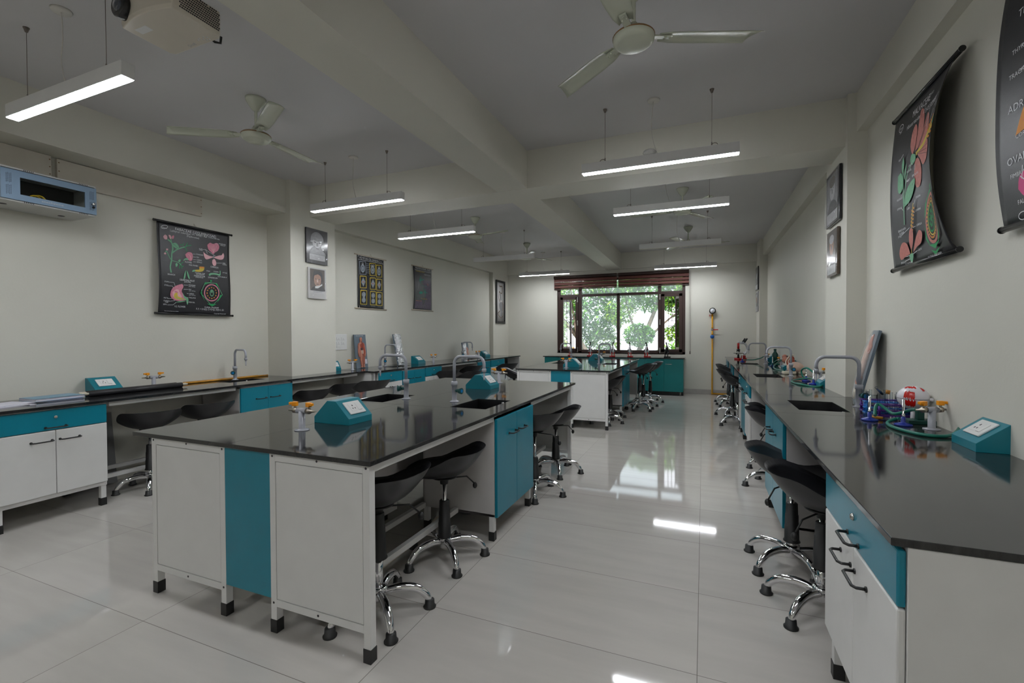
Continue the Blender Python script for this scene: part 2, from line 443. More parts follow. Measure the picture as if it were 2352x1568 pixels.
# ------------------------------------------------------------------ window
def window():
    t = thing('window_1', 'wide brown framed window with barred side casements in the far wall', 'window', ((WX0 + WX1) / 2, YF + .08, WZ0))
    t['kind'] = 'structure'
    ox, oy, oz = t.location
    def bx(bm, x0, x1, z0, z1, y0=-.03, y1=.03): box(bm, x0 - ox, x1 - ox, y0, y1, z0 - oz, z1 - oz)
    b = bm_()
    bx(b, WX0, -3.22, WZ0, WZ1); bx(b, -.43, WX1, WZ0, WZ1); bx(b, WX0, WX1, WZ0, WZ0 + .045); bx(b, WX0, WX1, WZ1 - .05, WZ1)
    bx(b, -2.772, -2.692, WZ0, WZ1); bx(b, -.946, -.872, WZ0, WZ1); bx(b, -1.862, -1.792, WZ0, 2.25, -.028, .028)
    bx(b, WX0, WX1, 2.20, 2.262, -.028, .028); bx(b, -2.692, -.946, WZ0 + .04, WZ0 + .075, -.02, .02)
    obj('window_frame', b, 'upvc', t, bevel=.004)
    for x0, x1 in ((-3.22, -2.772), (-.872, -.43)):
        b = bm_()
        bx(b, x0, x0 + .07, .905, 2.20, -.045, .0); bx(b, x1 - .07, x1, .905, 2.20, -.045, .0); bx(b, x0, x1, .905, .965, -.045, .0); bx(b, x0, x1, 2.14, 2.20, -.045, .0)
        obj('casement_frame', b, 'upvc', t, bevel=.004)
        b = bm_(); w = x1 - x0 - .14; a = x0 + .07
        for k in (1, 2, 3):
            xx = a + w * k / 4 - .004
            if k == 2: bx(b, xx, xx + .012, .96, 1.478, .005, .017); bx(b, xx, xx + .012, 1.594, 2.145, .005, .017)
            else: bx(b, xx, xx + .012, .96, 2.145, .005, .017)
        for zz in (1.478, 1.590): bx(b, a + w / 4, a + w * 3 / 4, zz, zz + .012, .004, .018)
        obj('window_bars', b, 'bars', t)
        b = bm_()                                # sash standing open outwards
        hx = x0 + .03 if x0 < -2 else x1 - .03; sgn = 1 if x0 < -2 else -1
        T = M.Translation((hx - ox, .045, 0)) @ M.Rotation(sgn * R(68), 4, 'Z') @ M.Diagonal((sgn, 1, 1, 1))
        for q in ((0, .045, .95, 2.16), (.335, .38, .95, 2.16), (0, .38, .95, 1.0), (0, .38, 2.11, 2.16)):
            box(b, q[0], q[1], 0, .035, q[2] - oz, q[3] - oz, 0, T)
        sf = obj('open_sash', b, 'upvc', t)
        b = bm_(); box(b, .045, .335, .014, .02, 1.0 - oz, 2.11 - oz, 0, T); obj('sash_pane', b, 'glass', sf)
    for (x0, x1, z0, z1) in ((-2.692, -1.862, .937, 2.20), (-1.792, -.946, .937, 2.20), (-3.22, -2.772, 2.262, 2.57), (-2.692, -.946, 2.262, 2.57), (-.872, -.43, 2.262, 2.57)):
        b = bm_(); bx(b, x0, x1, z0, z1, -.003, .003); obj('window_pane', b, 'glassdusty', t)
    for x in (-2.79, -.90):
        for z in (.93, 1.56, 2.13):
            b = bm_(); bx(b, x - .012, x + .012, z - (.06 if z != 1.56 else .05), z + .07, -.055, -.044); obj('window_bolt', b, 'steel', t, bevel=.003)
    b = bm_(); box(b, WX0 - ox, WX1 - ox, -.08, .14, -.012, .0); obj('sill', b, 'wall', t)
window()

# zebra roller blind
def blind(name, x0, x1, label):
    t = thing(name, label, 'blind', ((x0 + x1) / 2, YF - .055, 2.39), 0, 'striped roller blinds over the window')
    w = (x1 - x0) / 2
    b = bm_(); lathe(b, [(.0, -w), (.036, -w), (.036, w), (0, w)], (0, 0, .285), 16, axis='x'); obj('roller_head', b, 'upvc', t)
    b = bm_(); box(b, -w, w, .018, .021, .0, .30)
    obj('sheer_cloth', b, 'blindsheer', t)
    b = bm_()
    for z0, z1 in ((.03, .078), (.100, .155), (.18, .238)): box(b, -w, w, .010, .014, z0, z1); box(b, -w, w, .024, .028, z0 - .012, z1 - .006)
    obj('striped_cloth', b, 'blind', t)
    b = bm_(); box(b, -w, w, .004, .030, -.014, .004); obj('bottom_rail', b, 'upvc', t, bevel=.004)
    return t
blind('roller_blind', -3.35, -1.845, 'brown striped roller blind over the left half of the window')
tb = blind('roller_blind', -1.81, -.29, 'brown striped roller blind with a hanging chain, over the right half of the window')
b = bm_()
for dx in (.0, .026): tube(b, [(.77 + dx, .0, .29), (.77 + dx, .0, -1.47)], .0028, 6)
lathe(b, [(0, -.035), (.012, -.03), (.014, .0), (.006, .03), (0, .035)], (.783, 0, -1.49), 10)
obj('pull_chain', b, 'wire', tb)

# ------------------------------------------------------------------ outside
b = bm_(); box(b, -40, 40, 11.3, 90, -4.3, -4.2); struct('ground_outside', b, 'ground')
def leaf_cloud(bm, c, rad, n, size, mi, rnd, flat=.7):
    for _ in range(int(n * 2.3)):
        while True:
            p = V((rnd.uniform(-1, 1), rnd.uniform(-1, 1), rnd.uniform(-1, 1)))
            if .35 < p.length < 1: break
        p = V(c) + V((p.x * rad[0], p.y * rad[1], p.z * rad[2]))
        d = V((rnd.gauss(0, 1), rnd.gauss(0, 1), rnd.gauss(0, .6))).normalized(); u, w = frame_of(d)
        s = size * 1.2 * rnd.uniform(.6, 1.3); m = rnd.choice(mi)
        pts = [p - d * s, p - d * s * .2 + u * s * .38, p + d * s, p - d * s * .2 - u * s * .38]
        mid = w * s * .12
        vs = [bm.verts.new(q) for q in (pts[0], pts[1] + mid, pts[2], pts[3] + mid)]
        f = bm.faces.new((vs[0], vs[1], vs[2])); f.material_index = m
        f = bm.faces.new((vs[0], vs[2], vs[3])); f.material_index = m
def tree(label, base, branches, clouds, seed, mats=('leaf', 'leaf2', 'leaf3', 'flower')):
    rnd = random.Random(seed)
    t = thing('tree', label, 'tree', base, 0, 'trees outside the window')
    b = bm_()
    for pts, r0, r1 in branches:
        P = bez(pts, 6); tube(b, P, [r0 + (r1 - r0) * i / (len(P) - 1) for i in range(len(P))], 8)
    obj('trunk', b, 'bark', t)
    b = bm_()
    for c, rad, n, size, mi in clouds: leaf_cloud(b, c, rad, n, size, mi, rnd)
    obj('foliage', b, list(mats), t, normals=False)
    return t
G = -4.2
tree('tree with a forked slanting trunk and orange blossoms outside the left window pane', (-4.3, 17.0, G),
     [([(1.3, 0, 0), (.8, 0, 3.6), (.1, 0, 5.1), (-1.0, .2, 6.4), (-1.9, .2, 7.2)], .14, .03), ([(.45, 0, 4.5), (-.1, -.1, 5.6), (-.35, 0, 7.4)], .08, .02),
      ([(1.15, 0, 3.0), (.3, -.2, 4.5), (-.4, -.3, 5.0)], .05, .015), ([(-.9, .2, 6.3), (-.3, .1, 7.3)], .04, .01)],
     [((-1.3, .2, 6.9), (1.3, .8, .8), 900, .10, (0, 0, 1, 2)), ((.5, .4, 6.2), (1.1, .8, 1.0), 1000, .10, (0, 2, 2)), ((-1.6, 0, 5.4), (.9, .7, .7), 550, .10, (0, 1, 2)), ((.6, .9, 5.2), (.8, .5, .5), 320, .1, (0, 1, 2)),
      ((-.6, -.4, 4.6), (1.0, .5, .45), 520, .10, (1, 1, 0, 3)), ((.2, -.5, 4.3), (.5, .3, .3), 40, .10, (3,)), ((-.9, -.5, 4.9), (.5, .3, .15), 30, .10, (3,)), ((.9, .5, 7.3), (1.2, .8, .5), 500, .1, (0, 2))], 3)
tree('slender tree with a leaning bare trunk outside the right window pane', (-1.9, 16.5, G),
     [([(-.6, 0, 0), (-.45, 0, 3.8), (-.1, 0, 5.1), (.45, .1, 6.6), (.6, .2, 7.6)], .13, .035), ([(-.12, 0, 5.0), (.6, -.1, 5.8), (1.6, -.2, 6.6)], .05, .015), ([(-.1, 0, 5.2), (-.55, .1, 6.3), (-.7, .1, 7.3)], .05, .012)],
     [((.2, .3, 7.0), (1.3, .8, .75), 1000, .10, (0, 2, 0)), ((-.15, -.1, 5.45), (.55, .4, .42), 420, .09, (0, 2)), ((-.9, .3, 6.3), (.6, .5, .5), 260, .09, (0, 1)), ((1.3, .1, 6.6), (.8, .6, .6), 420, .09, (0, 2, 1)), ((1.2, .2, 5.5), (.7, .5, .35), 220, .09, (0, 1))], 5)
tree('low bushy tree filling the lower right of the window view', (-.75, 15.2, G),
     [([(0, 0, 0), (.05, 0, 3.0), (.0, 0, 5.2)], .06, .02), ([(0, 0, 3.8), (.6, 0, 4.6), (.9, 0, 5.2)], .03, .01)],
     [((.2, .1, 4.5), (1.1, .6, .75), 1500, .085, (0, 0, 1, 2)), ((-.7, 0, 4.3), (.6, .5, .5), 450, .085, (0, 2))], 8)
tree('bright leafy tree seen through the right barred casement', (.1, 16.0, G),
     [([(.2, 0, 0), (.2, 0, 5.0), (.1, 0, 7.0)], .09, .03)],
     [((.05, 0, 6.9), (.95, .6, .85), 1000, .11, (1, 1, 0)), ((.75, 0, 5.4), (.45, .5, 1.2), 650, .11, (0, 2, 1)), ((.3, -.2, 4.4), (.8, .4, .5), 420, .10, (0, 1))], 11)
tree('thick bright green tree seen through the left barred casement', (-5.6, 15.5, G),
     [([(0, 0, 0), (.1, 0, 4.0), (.3, 0, 6.5)], .09, .03)],
     [((.55, 0, 5.5), (.7, .5, 1.4), 1500, .10, (1, 0, 0, 2)), ((-.5, .3, 5.2), (.6, .5, 1.2), 600, .10, (0, 2, 2)), ((.3, 0, 4.2), (.9, .5, .5), 500, .1, (0, 2))], 13)
bt = thing('building', 'white building with gridded windows far behind the trees outside', 'building', (2.6, 30., G))
b = bm_(); box(b, -4.2, 4.5, 0, 6, 0, 9.5); obj('facade', b, 'bldg', bt)
for x in (-3.5, -1.6, .4):
    for z in (3.1, 5.6):
        b = bm_(); box(b, x, x + .9, -.03, .02, z, z + 1.1); f = obj('window', b, 'bldgwin', bt)
        b = bm_()
        for k in (0, .43, .86): box(b, x + k, x + k + .05, -.06, -.03, z, z + 1.1)
        for k in (0, .5, 1.05): box(b, x, x + .9, -.06, -.03, z + k, z + k + .05)
        obj('window_grid', b, 'bldg', f)

# ------------------------------------------------------------------ daylight
w = bpy.data.worlds.new('daylight_sky'); S.world = w; w.use_nodes = True
nt = w.node_tree; bg = nt.nodes['Background']
tc = nt.nodes.new('ShaderNodeTexCoord'); sx = nt.nodes.new('ShaderNodeSeparateXYZ'); nt.links.new(tc.outputs['Generated'], sx.inputs[0])
cr = nt.nodes.new('ShaderNodeValToRGB'); cr.color_ramp.elements[0].color = (.93, .95, 1., 1); cr.color_ramp.elements[1].color = (.75, .85, 1., 1)
nt.links.new(sx.outputs[2], cr.inputs[0]); nt.links.new(cr.outputs[0], bg.inputs[0]); bg.inputs[1].default_value = 2.4
sd = bpy.data.lights.new('sun', 'SUN'); sd.energy = 6.; sd.angle = R(6); sd.color = (1, .96, .88)
so = bpy.data.objects.new('sun', sd); COL.objects.link(so); so.rotation_euler = (R(32), R(8), R(20))
# ------------------------------------------------------------------ lab furniture
def handle(parent, x, z, y=-.02, w=.112, name='handle', m='blackrub', r=.0048, out=.034, vert=False):
    b = bm_()
    P = [(x - w / 2, y + .004, z), (x - w / 2, y - out * .75, z), (x - w / 2 + .012, y - out, z), (x + w / 2 - .012, y - out, z), (x + w / 2, y - out * .75, z), (x + w / 2, y + .004, z)]
    tube(b, P, r, 8)
    for s in (-1, 1): cyl(b, (x + s * w / 2, y + .001, z), (x + s * w / 2, y - .004, z), .0085, seg=10)
    return obj(name, b, m, parent)

def leg(parent, x0, y0, z1, s=.034, name='leg', cap=.058):
    b = bm_(); box(b, x0, x0 + s, y0, y0 + s, .004, z1)
    l = obj(name, b, 'white', parent, bevel=.0015)
    b = bm_(); e = .0025; box(b, x0 - e, x0 + s + e, y0 - e, y0 + s + e, 0, cap)
    obj('foot_cap', b, 'blackrub', l, bevel=.0015)
    return l

ZT = .80
def drawer_cabinet(w, label, loc, rz, group, D=.56, drawers=1, lock=True):
    t = thing('drawer_cabinet', label, 'cabinet', loc, rz, group)
    b = bm_(); h = w / 2
    box(b, -h, h, .0, D, .19, ZT); box(b, -h, h, .0, .034, .155, .19); box(b, -h, h, D - .034, D, .155, .19)
    for s in (-1, 1): box(b, min(s * h, s * (h - .03)), max(s * h, s * (h - .03)), .034, D - .034, .155, .19)
    obj('carcass', b, 'white', t, bevel=.002)
    for x in (-h + .004, h - .038):
        for y in (.004, D - .038): leg(t, x, y, .16)
    b = bm_(); box(b, -h + .004, h - .004, -.02, -.001, .647, .788)
    d = obj('drawer', b, 'teal', t, bevel=.005)
    handle(d, 0, .668)
    if lock:
        b = bm_(); lathe(b, [(.0, -.0075), (.008, -.007), (.0115, -.002), (.0115, .003)], (0, -.021, .738), 14, axis='y'); box(b, -.0012, .0012, -.0292, -.0280, .733, .743)
        obj('lock', b, 'steel', d)
    for s in (-1, 1):
        x0, x1 = (-h + .004, -.0015) if s < 0 else (.0015, h - .004)
        b = bm_(); box(b, x0, x1, -.02, -.001, .187, .643); d = obj('door', b, 'white', t, bevel=.005)
        handle(d, s * .078, .575)
    return t

def sink_cabinet(w, label, loc, rz, group, D=.56, zb=.15, m='teal', mid=False):
    t = thing('sink_cabinet', label, 'cabinet', loc, rz, group); h = w / 2
    b = bm_()
    box(b, -h, -h + .018, .0, D, .155, ZT); box(b, h - .018, h, .0, D, .155, ZT); box(b, -h, h, .0, D, .155, .172); box(b, -h, h, D - .012, D, .155, ZT); box(b, -h, h, 0, .03, .775, ZT)
    obj('carcass', b, 'whitein', t, bevel=.0015)
    for x in (-h + .002, h - .036):
        for y in (.004, D - .038): leg(t, x, y, .16)
    for s in (-1, 1):
        x0, x1 = (-h + .006, -.001) if s < 0 else (.001, h - .006)
        b = bm_(); box(b, x0, x1, -.02, -.001, zb, .778); d = obj('door', b, m, t, bevel=.003)
        handle(d, s * .085, .655)
    return t

def kneehole(w, label, loc, rz, group, D=.56, rails=(.20, .48), back=False):
    t = thing('kneehole_frame', label, 'bench frame', loc, rz, group); h = w / 2
    b = bm_(); box(b, -h, h, .006, .036, .764, ZT); obj('apron_rail', b, 'white', t, bevel=.0015)
    for y in rails:
        b = bm_(); box(b, -h, h, y, y + .03, .150, .182); obj('foot_rail', b, 'white', t, bevel=.0015)
    if back:
        b = bm_(); box(b, -h, h, D - .012, D, .15, ZT); obj('back_panel', b, 'whitein', t)
    return t

def worktop(name, label, cat, loc, rz, x0, x1, y0, y1, sinks, seams=(), notch=(), slope=0., zth=.02, group=None):
    """local x along the bench, y into the depth, top surface at z=0"""
    t = thing(name, label, cat, loc, rz, group)
    b = bm_(); slab(b, x0, x1, y0, y1, -zth, 0, [s[:4] for s in sinks] + list(notch))
    if slope:
        for v in b.verts:
            if v.co.y > y1 - 1e-4: v.co.y += slope * v.co.x
    obj('slab', b, 'granite', t, bevel=.0022)
    for (sx0, sx1, sy0, sy1) in [s[:4] for s in sinks]:
        b = bm_(); e = .004; z1, z0 = -.003, -.21
        # open basin: four sloping walls and a floor, with thickness
        i = .02
        top = [(sx0 + e * .2, sy0 + e * .2), (sx1 - e * .2, sy0 + e * .2), (sx1 - e * .2, sy1 - e * .2), (sx0 + e * .2, sy1 - e * .2)]
        bot = [(sx0 + i, sy0 + i), (sx1 - i, sy0 + i), (sx1 - i, sy1 - i), (sx0 + i, sy1 - i)]
        tv = [b.verts.new((x, y, z1)) for x, y in top]; bv = [b.verts.new((x, y, z0)) for x, y in bot]
        o1 = [b.verts.new((x, y, z1)) for x, y in [(sx0 - .02, sy0 - .02), (sx1 + .02, sy0 - .02), (sx1 + .02, sy1 + .02), (sx0 - .02, sy1 + .02)]]
        for v in o1: v.co.z = -zth - .001
        o2 = [b.verts.new((v.co.x, v.co.y, z0 - .012)) for v in o1]
        t2 = [b.verts.new((v.co.x, v.co.y, -zth - .001)) for v in tv]
        for k in range(4):
            n = (k + 1) % 4
            b.faces.new((tv[k], tv[n], bv[n], bv[k])); b.faces.new((t2[k], t2[n], o1[n], o1[k])); b.faces.new((o1[k], o1[n], o2[n], o2[k]))
        b.faces.new(bv); b.faces.new(o2[::-1])
        cx, cy = (sx0 + sx1) / 2, (sy0 + sy1) / 2
        obj('sink_basin', b, 'blacksink', t, normals=False)
        b = bm_(); lathe(b, [(.0, 0), (.022, 0), (.024, .003), (.0, .003)], (cx, cy, z0 + .001), 16)
        cyl(b, (cx + (sx1 - sx0) * .3, sy1 - i * .9, -.2), (cx + (sx1 - sx0) * .3, sy1 - i * .9, -.012), .009, seg=10)
        obj('sink_overflow', b, 'steel', t)
    b = bm_(); n = 0
    for q in seams:
        if q[0] == 'x': box(b, q[1] - .0008, q[1] + .0008, y0 + .002, y1 - .002, -.001, .0002)
        else: box(b, x0 + .002, x1 - .002, q[1] - .0008, q[1] + .0008, -.001, .0002)
        n += 1
    if n: obj('slab_seam', b, 'slot', t)
    else: b.free()
    return t

# ---- islands
def island(x0, x1, y0, y1, tx0, tx1, cab_y, top, sinks, lab_f, lab_t, zt):
    """x0..x1,y0..y1 leg outline; tx = teal service panel"""
    cx, cy = (x0 + x1) / 2, (y0 + y1) / 2
    t = thing('island_bench', lab_f, 'bench frame', (cx, cy, 0), 0, 'island bench frames')
    s = .034; HZ = zt - .02
    def L(x): return x - cx
    for (ya, yy) in ((y0, y0), (y1 - s, y1)):
        for xa in (x0, tx0 - s, tx1, x1 - s):
            leg(t, L(xa), ya - cy, HZ)
    for k, ye in enumerate((y0, y1)):
        sg = 1 if k == 0 else -1
        for xa, xb in ((x0 + s, tx0 - s), (tx1 + s, x1 - s)):
            b = bm_(); yi = ye - cy
            def yb(a, c): return (yi + a, yi + c) if sg > 0 else (yi - c, yi - a)
            ya_, yb_ = yb(.0, s)
            box(b, L(xa), L(xb), ya_, yb_, .118, .150); box(b, L(xa), L(xb), ya_, yb_, HZ - .036, HZ)
            ya_, yb_ = yb(.0015, .014)
            box(b, L(xa) + .0025, L(xb) - .0025, ya_, yb_, .153, HZ - .039)
            ya_, yb_ = yb(.012, .018)
            box(b, L(xa), L(xb), ya_, yb_, .148, HZ - .034)
            yq = yi - sg * .0006
            for (hx, hz) in (((xa + xb) / 2, .134), (xa - s / 2 if xa > tx1 else xb + s / 2, .134), ((xa + xb) / 2, HZ - .012), (xa - s / 2, HZ - .014), (xb + s / 2, HZ - .014)):
                lathe(b, [(0, -.0005), (.0055, -.0005), (.0055, .0008), (0, .0008)], (L(hx), yq, hz), 10, mi=1, axis='y')
            obj('end_panel', b, ['white', 'slot'], t, bevel=.001)
        b = bm_(); ya_, yb_ = yb(.001, .018); box(b, L(tx0), L(tx1), ya_, yb_, .15, HZ - .002)
        p = obj('service_panel', b, 'teal', t, bevel=.001); p['label'] = 'teal service panel'
    for xx in (x0, x1 - s):
        b = bm_(); box(b, L(xx), L(xx) + s, y0 - cy + s, y1 - cy - s, HZ - .034, HZ); obj('side_rail', b, 'white', t, bevel=.001)
    for xx in (tx0 + .01, tx1 - .022):
        for ya, yb2 in ((y0 + .05, cab_y[0] - .25), (cab_y[1] + .02, y1 - .05)):
            b = bm_(); box(b, L(xx), L(xx) + .012, ya - cy, yb2 - cy, .22, HZ); obj('spine_panel', b, 'whitein', t)
    for xx in (x0 + .26, tx0 - .04, tx1 + .01, x1 - .29):
        for ya, yb2 in ((y0 + s, cab_y[0]), (cab_y[1], y1 - s)):
            b = bm_(); box(b, L(xx), L(xx) + .03, ya - cy, yb2 - cy, .150, .182); obj('foot_rail', b, 'white', t, bevel=.0015)
    w = worktop('island_worktop', lab_t, 'worktop', (0, 0, zt), 0, top[0], top[1], top[2], top[3], sinks, (('x', (tx0 + tx1) / 2 - .10), ('y', (top[2] + top[3]) / 2 - .3)), group='island worktops')
    return t

NI = dict(x0=-2.607, x1=-1.222, y0=1.462, y1=4.50)
island(-2.607, -1.222, 1.462, 4.50, -2.062, -1.771, (2.64, 3.32), (-2.735, -1.205, 1.445, 4.59),
       [(-1.605, -1.335, 2.75, 3.18), (-2.45, -2.18, 2.76, 3.17)],
       'white steel frame of the near island with teal strip in its end panel', 'black granite worktop of the near island bench', .82)
island(-2.525, -1.195, 6.27, 9.32, -2.005, -1.72, (7.46, 8.14), (-2.54, -1.165, 6.25, 9.36),
       [(-1.54, -1.31, 7.50, 7.92), (-2.40, -2.17, 7.5, 7.92)],
       'white steel frame of the far island nearer the window', 'black granite worktop of the far island, mirroring the window', .815)
g = 'teal sink cabinets'
sink_cabinet(.68, 'teal two-door sink cabinet in the near island, on the aisle side', (-1.222, 2.98, 0), R(90), g, .53)
sink_cabinet(.68, 'teal two-door sink cabinet in the near island, facing the left wall', (-2.607, 2.98, 0), R(-90), g, .53)
sink_cabinet(.68, 'glossy teal sink cabinet in the far island, on the aisle side', (-1.195, 7.80, 0), R(90), g, .50)
sink_cabinet(.68, 'teal sink cabinet in the far island, facing the left wall', (-2.525, 7.80, 0), R(-90), g, .50)
# drain pipes on the floor under the near island
b = bm_(); tube(b, bez([(-1.56, 1.55, .09), (-1.57, 2.3, .10), (-1.60, 2.58, .12)], 8), .013, 8)
tag(obj('drain_pipe', b, 'cream'), 'cream plastic drain pipe low under the near island kneehole', 'pipe')
b = bm_(); cyl(b, (-1.62, 3.02, 0), (-1.62, 3.02, .60), .028, seg=16); lathe(b, [(.06, 0), (.055, .012), (.03, .016)], (-1.62, 3.02, 0), 18)
tag(obj('waste_pipe', b, 'fog'), 'grey upright waste pipe below the near island sink cabinet', 'pipe')

# ---- right bench (front faces -x, rotated -90)
XR = .44
def rb(y): return (XR + .02, y, 0)
worktop('bench_worktop', 'long black granite worktop along the right wall', 'worktop', (.425, 1.385, .82), R(-90), -9.40, .0, 0., .735,
        [(-2.565, -2.095, .155, .435), (-4.98, -4.50, .14, .41), (-7.215, -6.805, .14, .40)], (('x', -2.88), ('x', -5.85), ('x', -8.3), ('x', -1.93)),
        notch=((-3.60, -2.94, .60, .75), (-9.5, -8.88, .59, .75)), group='wall worktops')
gd, gk = 'white cabinets with a teal drawer', 'kneehole frames under the wall benches'
drawer_cabinet(.72, 'white cabinet with teal drawer at the near end of the right bench', rb(1.75), R(-90), gd)
kneehole(1.04, 'open kneehole frame in the right bench behind the nearest two stools', rb(2.63), R(-90), gk)
sink_cabinet(.84, 'teal sink cabinet under the nearest sink of the right bench', rb(3.565), R(-90), g)
kneehole(1.30, 'open kneehole frame in the right bench beside the half hidden stool', rb(4.645), R(-90), gk)
drawer_cabinet(.54, 'white cabinet with teal drawer, nearer of the middle pair in the right bench', rb(5.58), R(-90), gd)
sink_cabinet(.56, 'teal sink cabinet under the middle sink of the right bench', rb(6.13), R(-90), g)
drawer_cabinet(.44, 'narrow white cabinet with teal drawer beside the far stools of the right bench', rb(6.64), R(-90), gd)
kneehole(1.30, 'open kneehole frame in the right bench behind the cluster of far stools', rb(7.52), R(-90), gk)
sink_cabinet(.62, 'teal sink cabinet under the farthest sink of the right bench', rb(8.48), R(-90), g)
kneehole(1.06, 'open kneehole frame in the right bench behind the farthest stools', rb(9.32), R(-90), gk)
drawer_cabinet(.72, 'white cabinet with teal drawer at the window end of the right bench', rb(10.22), R(-90), gd)

# ---- left bench, near run (front faces +x, rotated +90)
XL = -4.30
worktop('bench_worktop', 'black granite worktop along the near half of the left wall', 'worktop', (-4.265, 5.02, .82), R(90), -4.3, .0, 0., .685,
        [(-1.71, -1.28, .30, .52)], (('x', -2.9),), notch=((-.935, -.205, .29, .7), (-.205, .1, .535, .7)), group='wall worktops')
def lb(y): return (XL, y, 0)
drawer_cabinet(.64, 'white cabinet with teal drawer at the near end of the left bench', lb(1.13), R(90), gd)
drawer_cabinet(.62, 'white cabinet with teal drawer at the left edge of the photo, under the books', lb(1.785), R(90), gd)
kneehole(1.06, 'open kneehole frame in the left bench under the rolled black charts', lb(2.65), R(90), gk)
sink_cabinet(.64, 'teal sink cabinet in the left bench below the bamboo sticks', lb(3.53), R(90), g)
kneehole(1.06, 'open kneehole frame in the left bench in front of the pillar', lb(4.40), R(90), gk, D=.25, rails=(.16,))
# ---- left bench, far run, turned by ~2.5 degrees with the wall
OL = V((-4.13, 5.02, 0)); AL = math.atan2(.215, 4.9); RL = R(90) - AL
def lf(u, v=0., z=0.):
    """u along the far-left bench, v into the depth (towards the wall)"""
    return (OL.x + u * sin(AL) - v * cos(AL), OL.y + u * cos(AL) + v * sin(AL), z)
worktop('bench_worktop', 'black granite worktop along the far half of the left wall', 'worktop', lf(0, -.03, .82), RL, .0, 4.86, .0, .69,
        [(.68, 1.12, .24, .46), (2.95, 3.35, .2, .44)], (('x', 2.1), ('x', 3.9)), slope=.0195, group='wall worktops')
def lfr(u): return lf(u, .0)
b = bm_(); box(b, -.0, .02, .0, .54, .12, ZT); box(b, -.0, .034, .0, .034, 0, ZT)
e = obj('bench_end_panel', b, 'white', bevel=.002); e.location = lf(.02); e.rotation_euler = (0, 0, RL)
tag(e, 'white end panel where the left bench steps forward', 'panel')
drawer_cabinet(.50, 'white cabinet with teal drawer in the left bench, next to the step in the worktop', lfr(.36), RL, gd, D=.54)
sink_cabinet(.56, 'teal sink cabinet in the left bench below the silver wrapped model', lfr(.90), RL, g, D=.54)
drawer_cabinet(.46, 'white cabinet with teal drawer in the left bench below the third socket box', lfr(1.42), RL, gd, D=.54)
kneehole(1.2, 'open kneehole frame in the left bench with black stools pushed under', lfr(2.26), RL, gk, D=.54, back=True)
sink_cabinet(.52, 'teal sink cabinet near the window end of the left bench', lfr(3.14), RL, g, D=.54)
drawer_cabinet(.62, 'white cabinet with teal drawer near the window end of the left bench', lfr(3.73), RL, gd, D=.54)
t = thing('open_cupboard', 'white open cupboard with a dark hollow at the window end of the left bench', 'cupboard', lfr(4.47), RL)
b = bm_(); box(b, -.41, .41, -.03, .54, .50, .53); box(b, -.41, .41, .02, .54, .06, .50); box(b, .385, .41, .0, .54, .53, ZT); box(b, -.41, -.39, .0, .54, .53, ZT); obj('carcass', b, 'white', t, bevel=.002)
b = bm_(); box(b, -.39, .385, .30, .54, .53, ZT); obj('hollow_shade', b, 'rackdark', t)  # solid block, its dark colour stands in for the shade inside the opening

# ---- teal cupboards under the window
worktop('bench_worktop', 'thin dark worktop under the window with the row of microscopes', 'worktop', (0, 10.25, .80), 0, -3.47, -.355, 0, .535, [], (('x', -1.9),), group='wall worktops')
def win_cupboard(x0, x1, label):
    t = thing('base_cupboard', label, 'cupboard', ((x0 + x1) / 2, 10.30, 0), 0, 'teal cupboards under the window'); h = (x1 - x0) / 2
    b = bm_(); box(b, -h, h, .0, .46, .10, .78); obj('carcass', b, 'tealfar', t)
    b = bm_(); box(b, -h, h, .06, .075, .0, .10); obj('plinth', b, 'black', t)
    for s in (-1, 1):
        b = bm_(); a, c = (-h + .002, -.0015) if s < 0 else (.0015, h - .002); box(b, a, c, -.019, -.001, .085, .775)
        d = obj('door', b, 'tealfar', t, bevel=.0015)
        b = bm_(); hx = s * .095; box(b, hx - .065, hx + .065, -.042, -.034, .662, .672)
        for q in (-.06, .06): box(b, hx + q - .004, hx + q + .004, -.036, -.018, .664, .670)
        obj('handle', b, 'chrome', d, bevel=.001)
    for s in (-1, 1):
        b = bm_(); cyl(b, (s * (h - .06), .03, 0), (s * (h - .06), .03, .10), .017, seg=14); obj('leg', b, 'steel', t)
    return t
win_cupboard(-1.158, -.385, 'teal two-door cupboard under the window, nearest the gas pipe')
win_cupboard(-1.93, -1.158, 'teal two-door cupboard under the window, half hidden by the stools')
win_cupboard(-2.70, -1.93, 'teal two-door cupboard under the window behind the far island worktop')
win_cupboard(-3.44, -2.70, 'teal two-door cupboard under the window at its left end')

